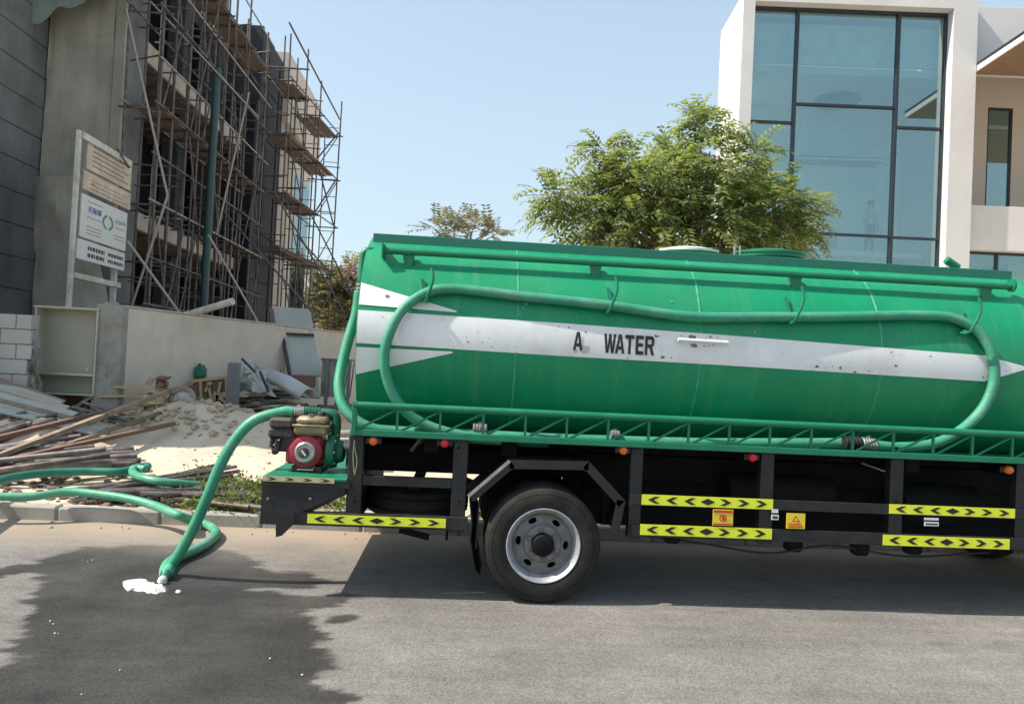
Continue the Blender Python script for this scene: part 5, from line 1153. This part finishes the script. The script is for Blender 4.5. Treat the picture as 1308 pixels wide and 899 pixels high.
# pale end of the villa
MB().box(-9, XD+.14, 24.92, 30.5, 9.35, 11.6, .02).build('pale_roof_box', m_beige, vl)
MB().box(-9, XD-.05, 24.95, 26.6, .3, 9.34).build('pale_wall', m_slab, vl)
MB().box(-9, XD-.1, 26.7, 30.2, .3, 9.34).build('pale_wall', m_beige, vl)
MB().box(XD-.12, XD-.06, 27.6, 29.9, .9, 8.2).build('window', m_glassd, vl)
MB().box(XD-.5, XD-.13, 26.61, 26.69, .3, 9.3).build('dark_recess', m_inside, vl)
# ------------------------------------------------------------------ scaffolding
def scaffold(name, lab, xo, xi, ys_, zmax, lifts, decks, rail_z=(), rng=0):
    fo = xo if callable(xo) else (lambda y: xo); fi = xi if callable(xi) else (lambda y: xi)
    s_ = thing(name, lab, 'scaffolding', ((fo(ys_[0])+fi(ys_[0]))/2, ys_[0], GL)); rs = random.Random(rng)
    for k, y in enumerate(ys_):
        for xx in (fo(y), fi(y)):
            zt1 = zmax[k]+rs.uniform(-.3, .5)
            rod('standard', (xx+rs.uniform(-.03, .03), y+rs.uniform(-.04, .04), GL-.1), (xx+rs.uniform(-.05, .05), y+rs.uniform(-.05, .05), zt1), .026, m_scaf, s_)
        for z in lifts:
            if z < zmax[k]: rod('transom', (fo(y)+.15, y+.05, z), (fi(y)-.15, y+.05, z), .022, m_scaf, s_)
    for z in lifts:
        yy = [y for k, y in enumerate(ys_) if z < zmax[k]]
        for fx in (fo, fi): rod('ledger', (fx(yy[0])+.05, yy[0]-.3, z+.04), (fx(yy[-1])+.05, yy[-1]+.3, z+.04+rs.uniform(-.04, .04)), .022, rs.choice([m_scaf, m_scaf, m_scafl]), s_)
    for z in list(rail_z)+[l_+.5 for l_ in lifts]:
        for k, y in enumerate(ys_):
            if z < zmax[k] and rs.random() < .6: rod('transom', (fo(y)+rs.uniform(0, .2), y+rs.uniform(-.3, .3), z), (fi(y)-rs.uniform(0, .3), y+rs.uniform(-.1, .1), z+rs.uniform(-.03, .03)), .018, m_scaf, s_)
    for k in range(len(ys_)-1):
        for z in lifts[:-1]:
            if z+1.5 < zmax[k+1] and rs.random() < .55:
                f_ = rs.choice([0, 1]); rod('brace', (fo(ys_[k+f_])+.06, ys_[k+f_], z), (fo(ys_[k+1-f_])+.06, ys_[k+1-f_], z+1.7), .018, m_scaf, s_)
    for z in rail_z: rod('guard_tube', (fo(ys_[0])+.05, ys_[0]-.3, z), (fo(ys_[-1])+.05, ys_[-1]+.4, z+rs.uniform(-.05, .05)), .020, rs.choice([m_scaf, m_scaf, m_scafl]), s_)
    for (z, ya_, yb2, nb) in decks:
        for k in range(nb): plank('deck_board', (fo(ya_)+(fi(ya_)-fo(ya_))*(k+.5)/nb, ya_+rs.uniform(-.2, .2), z+.05+rs.uniform(-.01, .01)), (fo(yb2)+(fi(yb2)-fo(yb2))*(k+.5)/nb, yb2+rs.uniform(-.2, .2), z+.05), abs(fo(ya_)-fi(ya_))/nb-.02, .04, m_deck, s_)
    return s_
XO, XI = -5.9, -6.5
s1 = scaffold('facade_scaffolding', 'rusty tube scaffolding with board decks along the front of the dark villa', XO, XI,
    [14.3, 15.0, 15.7, 16.4, 17.1, 17.8, 18.4, 19.0, 19.6, 20.5, 21.3], [13, 12, 13, 12, 13, 11, 11.4, 8.0, 10.5, 8, 10.9], [2.4, 4.3, 6.1, 7.9, 9.5],
    [(6.1, 14.5, 20.9, 2), (9.5, 14.5, 21.3, 2), (4.3, 19.5, 21.4, 2)], (1.5, 3.3, 5.2, 7.0, 8.6, 10.4), 1)
for (u0, v0, y0_, u1, v1, y1_, r__, m_) in [
    (161, 12, 13.2, 214, 250, 13.4, .03, m_scafl), (214, 250, 13.4, 168, 392, 13.6, .03, m_scafl), (163, 308, 12.8, 231, 402, 12.9, .032, m_scafl), (266, 300, 14.5, 330, 412, 14.0, .03, m_scafl),
    (318, 118, 17.5, 276, 300, 17.2, .035, m_scafl), (150, 190, 13.3, 165, 215, 13.4, .03, m_scaf), (285, 270, 17, 400, 400, 15.5, .03, m_scaf), (350, 245, 19, 440, 400, 18, .03, m_scaf),
    (378, 300, 21, 455, 385, 19.5, .03, m_scaf), (395, 270, 22, 462, 400, 20, .03, m_scaf), (190, 0, 15, 330, 150, 17.5, .03, m_scafl), (300, 60, 18, 330, 110, 18.5, .025, m_scaf)]:
    rod('brace', at(u0, v0, y0_), at(u1, v1, y1_), r__*.68, m_, s1)
gp = rod('green_standpipe', (at(268, 250, 16.6).x, 16.6, GL-.2), (at(268, 250, 16.6).x, 16.6, at(275, 88, 16.6).z), .085, m_gpipe, None, 16); tag(gp, 'thick dark green vertical pipe in front of the facade scaffolding', 'pipe')
s2 = scaffold('tower_scaffolding', 'tall open tube scaffolding standing clear against the sky at the end of the villa', (lambda y: -5.45+(y-22)*.105), (lambda y: -6.1+(y-22)*.06),
    [22.0, 23.5, 25.0, 27.2], [10.5, 11.0, 11.0, 10.9], [2.4, 4.6, 6.3, 8.0, 9.6], [(9.6, 22.3, 23.9, 3), (9.45, 25.0, 27.3, 4), (8.0, 22, 24.9, 4), (6.3, 22.2, 25.5, 4), (4.7, 22, 27, 4), (8.05, 25.2, 27.0, 3)], (), 2)
for y in (22.0, 23.5, 25.0, 27.2):
    for z in np.arange(1.2, 10.2, .62): rod('rung', (-5.45+(y-22)*.105, y, z), (-5.85+(y-22)*.09, y+.02, z), .014, m_scaf, s2, 6)
    if y > 22: rod('standard', (-5.85+(y-22)*.09, y, GL), (-5.85+(y-22)*.09, y, 10.0), .02, m_scaf, s2)
for (a, b) in (((-5.45, 21.6, 11.1), (-4.95, 27.5, 10.3)), ((-5.13, 25, 8.2), (-4.92, 27.2, 9.7)), ((-5.13, 25.0, 6.4), (-4.92, 27.2, 8.0)), ((-4.92, 27.2, 6.4), (-5.13, 25.0, 8.0)), ((-5.3, 23.5, 4.7), (-5.13, 25, 2.4)), ((-6.7, 21.9, 9.9), (-4.9, 22.0, 9.95))):
    rod('brace', a, b, .028, m_scaf, s2)
# ================================================================== WHITE HOUSE
TH = R(4.66); hd = ray(929, 495); O_ = CAMP+hd*19.5; O_.z = 0
hxv = Vector((math.cos(TH), -math.sin(TH), 0)); hyv = Vector((math.sin(TH), math.cos(TH), 0))
def hT(p): return O_+hxv*p[0]+hyv*p[1]+Vector((0, 0, p[2]))
def hp(u, v, d=0.0):
    r_ = ray(u, v); n = hyv; t = (O_+hyv*d-CAMP).dot(n)/r_.dot(n); P = CAMP+r_*t; q = P-O_; return q.dot(hxv), P.z
def HB(): return MB(T=hT)
house = thing('white_house', 'modern white house with a tall blue tinted window wall', 'house', tuple(O_))
xl = 0.0; SD = 2.35; xr = hp(1243, 200)[0]; wx0 = hp(961, 100)[0]; wx1 = hp(1214, 150)[0]; zt1 = 11.75; wz1 = hp(1090, 6)[1]; wz0 = 4.05
HB().box(xl, wx0, 0, .5, 0, zt1).build('wall', m_house, house)
HB().box(xl+.003, xl+.3, .42, SD, 0, zt1-.003).build('wall', m_house, house); HB().box(xl+.3, wx0-.02, SD-.3, SD, 0, zt1-.01).build('wall', m_house, house); HB().box(wx0-.06, wx0-.003, SD+.002, 3.2, 0, 4.9).build('wall', m_house, house); HB().box(wx0-.06, wx0-.003, SD+.002, 3.2, 9.8, 11.0).build('wall', m_house, house)  # side opening between the last two walls is invented to let sun in
HB().box(wx1, xr, 0, .5, 0, zt1).build('wall', m_house, house)
HB().box(wx0, wx1, 0, .5, wz1, zt1).build('wall', m_house, house)
HB().box(wx0, wx1, 0, .5, 0, wz0, .01).build('wall', m_house, house)
HB().box(xl+.3, xr, .5, SD-.3, zt1-.4, zt1-.05).box(wx0-.05, xr, SD+.003, 3.4, 10.7, 11.1).build('roof', m_house, house)
HB().box(xr-.3, xr, .5, 8, 0, zt1-.4).build('wall', m_house, house)
# interior of the tall room
HB().box(wx0, xr-.3, .75, 3.2, 9.95, 10.15).build('ceiling', m_intr, house)
HB().box(wx0-.05, xr-.3, 3.21, 3.4, 0, 10.7).build('room_wall', m_intr, house)
HB().box(wx0, xr-.3, .55, 3.2, 3.9, 4.1).build('room_floor', m_intr, house)
HB().box(wx0+.0, wx1, .74, .80, 10.2, 11.3).build('blind', m_white, house)
cx_, cz_ = hp(1068, 112, 2.6)
HB().lathe([(0, 0), (.62, 0), (.62, .1), (0, .1)], (cx_, 2.5, 9.84), (0, 0, 1), 36).build('ceiling_recess', m_char, house, smooth=True, ang=30)
# window frame and panes
gy_ = .34
m1, m2 = hp(1018, 180)[0], hp(1150, 180)[0]; t = .028
for (xa, xb, za, zb) in ((wx0, wx0+.05, wz0, wz1), (wx1-.05, wx1, wz0, wz1)): HB().box(xa, xb, gy_-.06, gy_+.08, za, zb).build('window_frame', m_mull, house)
for (za, zb) in ((wz0, wz0+.06), (wz1-.07, wz1)): HB().box(wx0+.05, wx1-.05, gy_-.06, gy_+.08, za, zb).build('window_frame', m_mull, house)
for x in (m1, m2): HB().box(x-t-.01, x+t+.01, gy_-.07, gy_+.08, wz0+.06, wz1-.07).build('mullion', m_mull, house)
cols = [(wx0+.05, m1-t-.01, [hp(990, 151)[1], hp(990, 294)[1]]), (m1+t+.01, m2-t-.01, [hp(1085, 130)[1], hp(1085, 297)[1]]), (m2+t+.01, wx1-.05, [hp(1180, 159)[1], hp(1180, 302)[1]])]
for (xa, xb, zs_) in cols:
    zz = [wz0+.06]+[z for z in zs_[::-1]]+[wz1-.07]
    for z in zs_: HB().box(xa, xb, gy_-.06, gy_+.07, z-t, z+t).build('transom', m_mull, house)
    for i_ in range(3):
        a_ = zz[i_]+(t if i_ else 0); b_ = zz[i_+1]-(t if i_ < 2 else 0)
        HB().box(xa, xb, gy_, gy_+.012, a_, b_).build('pane', m_glass, house)
# working platform inside
tw = thing('indoor_scaffold', 'white scaffold tower with crossed braces seen through the tall window', 'scaffold', tuple(hT(Vector((3, 2, 4.1)))))
def hpd(u, v, d): x, z = hp(u, v, d); return hT(Vector((x, d, z)))
for (u0, v0, u1, v1, d0, r__) in [(1024, 140, 1132, 196, 2.0, .02), (1024, 196, 1150, 142, 2.0, .02), (1020, 194, 1130, 196, 1.9, .03), (1020, 202, 1130, 205, 1.9, .03), (1024, 240, 1140, 270, 2.0, .018), (1024, 280, 1140, 232, 2.0, .018),
        (1147, 160, 1143, 330, 1.6, .03), (1136, 150, 1128, 335, 2.2, .02), (1024, 130, 1014, 335, 2.1, .02), (1120, 205, 1118, 330, 2.4, .018)]:
    rod('scaffold_tube', hpd(u0, v0, d0), hpd(u1, v1, d0), r__, m_label, tw)
MB(T=lambda p: hT(p)).box(hp(1022, 204, 1.9)[0], hp(1130, 204, 1.9)[0], 1.9, 2.6, hp(1075, 204, 1.9)[1], hp(1075, 200, 1.9)[1]).build('platform', m_wood, tw)
o = HB().box(hp(1053, 310, 1.6)[0], hp(1069, 310, 1.6)[0], 1.6, 2.0, 4.1, hp(1060, 296, 1.6)[1], .02).build('carton', m_cloth); tag(o, 'pinkish carton standing inside the tall window', 'carton')
tag(HB().box(hp(1030, 318, 1.2)[0], hp(1140, 318, 1.2)[0], 1.2, 1.7, 4.1, hp(1060, 318, 1.2)[1], .02).build('bench', m_label), 'low white bench inside the tall window by the carton', 'bench')
# right-hand wing
x9 = xr+7
HB().box(xr+.004, x9, .25, .6, 10.0, zt1-.02, .005).build('wall', m_house, house)
HB().box(xr+.02, x9, -3.0, .245, 9.90, 10.06, .004).build('canopy', m_house, house)
HB().box(xr-.0, x9, -3.02, .24, 10.062, 10.11).build('canopy_trim', m_mull, house)
for k in range(30):
    HB().box(xr+.06, x9, -2.95+k*.105, -2.86+k*.105, 9.882, 9.897).build('soffit_board', m_wsoff, house)
zb0, zb1 = hp(1270, 320, .25)[1], hp(1270, 263, .25)[1]
HB().box(xr+.003, x9, .25, .45, zb0, zb1, .008).build('balcony_parapet', m_house, house)
HB().box(xr+.003, x9, .45, 2.4, zb0, zb0+.2).build('balcony_floor', m_house, house)
xw0, xw1 = hp(1260, 200, 2.4)[0], hp(1292, 200, 2.4)[0]; zw1 = hp(1280, 138, 2.4)[1]; zw0 = zb0+.2
HB().box(xr, xw0, 2.4, 2.6, 0, 10.85).build('wall', m_beige, house); HB().box(xw1, x9, 2.4, 2.6, 0, 10.85).build('wall', m_beige, house); HB().box(xw0, xw1, 2.4, 2.6, zw1, 10.85).build('wall', m_beige, house)
HB().box(xw0, xw0+.05, 2.42, 2.5, zw0, zw1).box(xw1-.06, xw1, 2.42, 2.5, zw0, zw1).box(xw0+.05, xw1-.06, 2.42, 2.5, zw1-.06, zw1).build('window_frame', m_mull, house)
HB().box(xw0+.05, xw1-.06, 2.45, 2.46, zw0, zw1-.06).build('pane', m_glass, house)
HB().box(xr, x9, 4.5, 4.6, 0, 10.85).build('room_wall', m_intr, house)
zg = zb0-1.3
HB().box(xr+.003, x9, .5, .7, 0, zg).build('wall', m_house, house)
xm = hp(1272, 345, .55)[0]
for (xa, xb) in ((xr+.05, xm-.03), (xm+.03, xm+2.2), (xm+2.26, x9)): HB().box(xa, xb, .55, .565, zg, zb0-.06).build('pane', m_glass, house)
HB().box(xr+.003, x9, .5, .62, zb0-.06, zb0-.003).build('window_frame', m_mull, house); HB().box(xm-.03, xm+.03, .5, .62, zg, zb0-.06).build('mullion', m_mull, house)
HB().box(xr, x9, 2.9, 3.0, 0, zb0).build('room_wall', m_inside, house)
HB().box(xr, x9, .602, 8, 10.86, 11.2).build('roof', m_beige, house)
# worker inside
def figure(base, h, face):
    wk = thing('person', 'worker in a pale shirt and dark trousers standing inside the tall window', 'person', tuple(base), None)
    J = {}; E = []; Rr = []
    def j(n, x, y, z, r): J[n] = len(Rr); Rr.append((Vector((x, y, z))*h, r*h)); return J[n]
    def e(*ns):
        for a, b in zip(ns, ns[1:]): E.append((J[a], J[b]))
    j('pel', 0, 0, .53, .075); j('wai', 0, 0, .61, .068); j('che', 0, 0, .72, .085); j('sho', 0, 0, .80, .07); j('nek', 0, .0, .85, .034); j('chin', 0, -.01, .885, .045); j('head', 0, .0, .935, .056); j('top', 0, .0, .975, .035)
    e('pel', 'wai', 'che', 'sho', 'nek', 'chin', 'head', 'top')
    for s_, n in ((-1, 'l'), (1, 'r')):
        j('hip'+n, .05*s_, 0, .49, .060); j('kn'+n, (.06 if s_ > 0 else .075)*s_, -.01, .28, .040); j('an'+n, .08*s_, .015, .045, .026); j('to'+n, .09*s_, -.07, .02, .022)
        e('pel', 'hip'+n, 'kn'+n, 'an'+n, 'to'+n)
        j('sh'+n, .105*s_, 0, .795, .042); j('el'+n, .145*s_, .02, .64, .028); j('wr'+n, .12*s_, -.05, .54, .018); j('pa'+n, .11*s_, -.07, .505, .020)
        e('sho', 'sh'+n, 'el'+n, 'wr'+n, 'pa'+n)
        for k in range(4):
            j('f%d%s' % (k, n), .10*s_+.009*(k-1.5), -.08-.002*k, .478, .006); j('g%d%s' % (k, n), .10*s_+.009*(k-1.5), -.075, .455+.003*abs(k-1), .005); e('pa'+n, 'f%d%s' % (k, n), 'g%d%s' % (k, n))
        j('t'+n, .085*s_, -.085, .495, .007); e('pa'+n, 't'+n)
    me = bpy.data.meshes.new('body'); me.from_pydata([r_[0] for r_ in Rr], E, []); o = bpy.data.objects.new('body', me); col.objects.link(o)
    md = o.modifiers.new('s', 'SKIN'); 
    for i_, sv in enumerate(me.skin_vertices[0].data): sv.radius = (Rr[i_][1], Rr[i_][1]*(.75 if i_ < 4 else 1)); sv.use_root = (i_ == 0)
    ms = o.modifiers.new('u', 'SUBSURF'); ms.levels = 2; ms.render_levels = 2
    bpy.context.view_layer.update(); m2_ = bpy.data.meshes.new_from_object(o.evaluated_get(bpy.context.evaluated_depsgraph_get())); bpy.data.objects.remove(o)
    for m_ in (m_trous, m_shirt, m_skin): m2_.materials.append(m_)
    for p in m2_.polygons:
        c = p.center/h; p.use_smooth = True
        p.material_index = 0 if (c.z < .56 and abs(c.x) < .11+(.02 if c.z < .4 else 0)) else (1 if (c.z < .835 and not (abs(c.x) > .10 and c.z < .63)) else 2)
    b = link('body', m2_, None, wk, base); wk.rotation_euler = (0, 0, 0); b.rotation_euler = (0, 0, face)
    lump('hair', (base[0], base[1]+.015, base[2]+h*.955), .06*h, .065*h, .05*h, m_ink, 2, parent=wk)
    hm = MB()
    for s_ in (-1, 1): hm.lathe([(0, 0), (.012*h, 0), (.010*h, .008*h), (0, .009*h)], (base[0]+s_*.054*h, base[1], base[2]+.93*h), (s_, 0, 0), 8)
    hm.build('ear', m_skin, wk); MB().lathe([(0, 0), (.010*h, .0), (.0, .018*h)], (base[0], base[1]-.052*h, base[2]+.925*h), (0, -1, -.3), 8).build('nose', m_skin, wk)
    em = MB()
    for s_ in (-1, 1): em.lathe([(0, 0), (.006*h, 0), (0, .003*h)], (base[0]+s_*.02*h, base[1]-.051*h, base[2]+.94*h), (0, -1, 0), 8)
    em.build('eye', m_ink, wk); MB().box(base[0]-.014*h, base[0]+.014*h, base[1]-.054*h, base[1]-.048*h, base[2]+.900*h, base[2]+.905*h).build('mouth', m_platered, wk)
pz = hp(1110, 326, 1.5); b0 = hT(Vector((pz[0], 1.5, pz[1]))); t1 = hp(1114, 256, 1.5)[1]
figure(b0, t1-pz[1], R(20))
HB().box(wx0+.1, wx1-.1, .9, 3.15, pz[1]-.14, pz[1]-.004).build('room_gallery', m_intr, house)
# ================================================================== TREES
def fronds(name, clusters, per, m, parent, seed, Lf=(.30, .46), leaf=.085, pairs=6, centre=None, droop=.5):
    rs = np.random.RandomState(seed); V = []; F = []; tw_ = MB()
    for (c, r_) in clusters:
        c = Vector(c); n = int(per*max(.3, (r_/.5)**2))
        tw_.tube([centre, (centre+c)/2+Vector(rs.normal(0, .06, 3)), c], [.035, .02, .008], 6, cap=False)
        for _ in range(n):
            d = Vector(rs.normal(0, 1, 3)); d.z = d.z*.8+.35; d.normalize(); rad = r_*rs.uniform(.15, 1.0)**.6
            p = c+d*rad*.75; out = (d+Vector(rs.normal(0, .35, 3))+(c-centre).normalized()*.3).normalized(); L = rs.uniform(*Lf)
            pts = []; q = Vector(p); dd = out.copy(); k = pairs+1
            for i_ in range(k+1): pts.append(q.copy()); q = q+dd*(L/k); dd = (dd+Vector((0, 0, -droop/k*1.1))).normalized()
            side = dd.cross(Vector((0, 0, 1))); side = side.normalized() if side.length > .1 else Vector((1, 0, 0)); tilt = rs.uniform(-.5, .5)
            side = (Matrix.Rotation(tilt, 3, out) @ side)
            for i_ in range(1, k+1):
                ax = (pts[i_]-pts[i_-1]).normalized()
                for s_ in (-1, 1):
                    if rs.rand() < .06: continue
                    ld = (side*s_*1.0+ax*.62+Vector((0, 0, -.28+rs.uniform(-.15, .1)))).normalized(); ll = leaf*rs.uniform(.75, 1.2)*(1-.35*(i_/k-.5)**2*4*.5)
                    nn = ld.cross(side.cross(ax)).normalized(); w_ = ll*.19; b = pts[i_]; iv = len(V)
                    V += [b, b+ld*ll*.4+nn*w_, b+ld*ll, b+ld*ll*.45-nn*w_]; F.append((iv, iv+1, iv+2, iv+3))
            tw_.tube([pts[0], pts[-1]], .0035, 3, cap=False)
    me = bpy.data.meshes.new(name); A = np.array([tuple(v) for v in V]); c_ = A.mean(0)
    me.from_pydata((A-c_).tolist(), [], F); me.update(); link(name, me, m, parent, c_)
    tw_.build('branches', m_bark, parent, recalc=False)
YT = 10.2
tree = thing('neem_tree', 'leafy green tree standing between the tanker and the white house', 'tree', (at(880, 300, YT).x, YT, .3))
cen = at(880, 345, YT)
MB().tube(spline([(cen.x+.1, YT, .1), (cen.x+.05, YT+.05, 1.2), (cen.x, YT, 2.2), (cen.x, YT, cen.z)], 5), [.17]*5+[.15]*5+[.12]*5+[.09], 12).build('trunk', m_bark, tree, smooth=True)
cl = []
for (u, v, r_) in [(700, 258, .22), (722, 268, .25), (745, 262, .3), (735, 292, .25), (765, 175, .17), (758, 205, .22), (780, 225, .3), (785, 270, .42), (760, 305, .3), (815, 215, .32), (830, 255, .5), (820, 300, .45), (860, 195, .3),
     (870, 235, .5), (875, 285, .55), (900, 150, .18), (908, 175, .28), (915, 210, .4), (930, 250, .5), (935, 295, .5), (955, 205, .25), (960, 235, .38), (985, 265, .42), (985, 305, .4), (1010, 255, .25), (1022, 285, .28), (1035, 250, .13), (1010, 310, .3), (700, 240, .1), (845, 205, .25), (745, 235, .22), (798, 190, .16), (968, 175, .14), (795, 245, .3), (890, 128, .10), (905, 330, .4), (850, 335, .4), (960, 335, .35)]:
    for dy in ((0,) if r_ < .26 else (-.35*r_/.4, .5*r_/.4)):
        cl.append((at(u+(880-u)*.04, v+(330-v)*.12, YT+dy+rnd(-.25, .25)), r_*.80))
fronds('crown', cl, 68, m_leaf, tree, 5, (.30, .56), .125, centre=cen, droop=1.15)
def smalltree(name, lab, pts, Y, m, sz, per, seed, trunk_uv, Lf=(.3, .5), leaf=.1, **k):
    t_ = thing(name, lab, 'tree', (at(*trunk_uv, Y).x, Y, .1)); c = at(*trunk_uv, Y)
    MB().tube([(c.x, Y, 0), (c.x+.05, Y, c.z*.5), c], [.12, .1, .06], 8).build('trunk', m_bark, t_, smooth=True)
    fronds('crown', [(at(u, v, Y+rnd(-.5, .5)), r_) for u, v, r_ in pts], per, m, t_, seed, Lf, leaf, 5, c, **k)
smalltree('sapling', 'thin reddish leaved tree top showing above the rear of the tank', [(560, 286, .22), (552, 296, .35), (580, 290, .35), (600, 296, .4), (625, 297, .25), (605, 290, .2), (575, 300, .4), (632, 300, .15), (568, 303, .2), (590, 306, .3), (612, 306, .3)], 18, m_leafd, 1, 30, 8, (590, 330), leaf=.15)
smalltree('dusty_tree', 'dusty olive tree behind the far end of the concrete wall', [(412, 352, 0.60), (425, 372, 0.90), (415, 395, 0.90), (440, 395, 0.90), (440, 370, 0.75), (430, 415, 0.90), (448, 350, 0.52), (405, 415, 0.75), (458, 390, 0.75), (450, 420, 0.75), (402, 380, 0.45)], 34, m_leafd, 1, 40, 9, (430, 425), Lf=(.5, .8), leaf=.24)
bg2 = [((at(446+rnd(-3, 5), 347+rnd(-4, 4), 31)), (.12, .12, .1)) for _ in range(5)]
tag(leafcloud('bougainvillea', bg2, 80, .13, mat('pink_flower', (.42, .16, .15), .6)), 'reddish pink bougainvillea tip beside the stand pipe', 'shrub')
# ------------------------------------------------------------------ far background
def villa(x, y, w_, d_, h_, m, lab, rz=0):
    v_ = thing('distant_villa', lab, 'house', (x, y, 0)); MB().box(x, x+w_, y, y+d_, 0, h_).build('wall', m, v_); MB().box(x-.1, x+w_+.1, y-.1, y+d_+.1, h_, h_+.35).build('parapet', m_house, v_)
    for k in range(int(w_/3)):
        for z_ in (1.2, 4.6):
            if z_+1.6 < h_: MB().box(x+.8+k*3, x+2.2+k*3, y-.03, y+.02, z_, z_+1.6).build('window', m_glassd, v_)
villa(-17, 75, 9, 8, 7.2, m_beige, 'beige distant villa left of the tank seen through the scaffolding')
villa(-6, 90, 12, 8, 7.5, m_house, 'white distant villa hidden behind the tank rear')
villa(14, 70, 14, 9, 7.4, m_beige, 'beige distant villa behind the middle of the tank')
villa(-40, 80, 14, 9, 8, m_house, 'white distant villa far to the left')
villa(45, 60, 16, 9, 8, m_beige, 'beige distant villa far to the right')
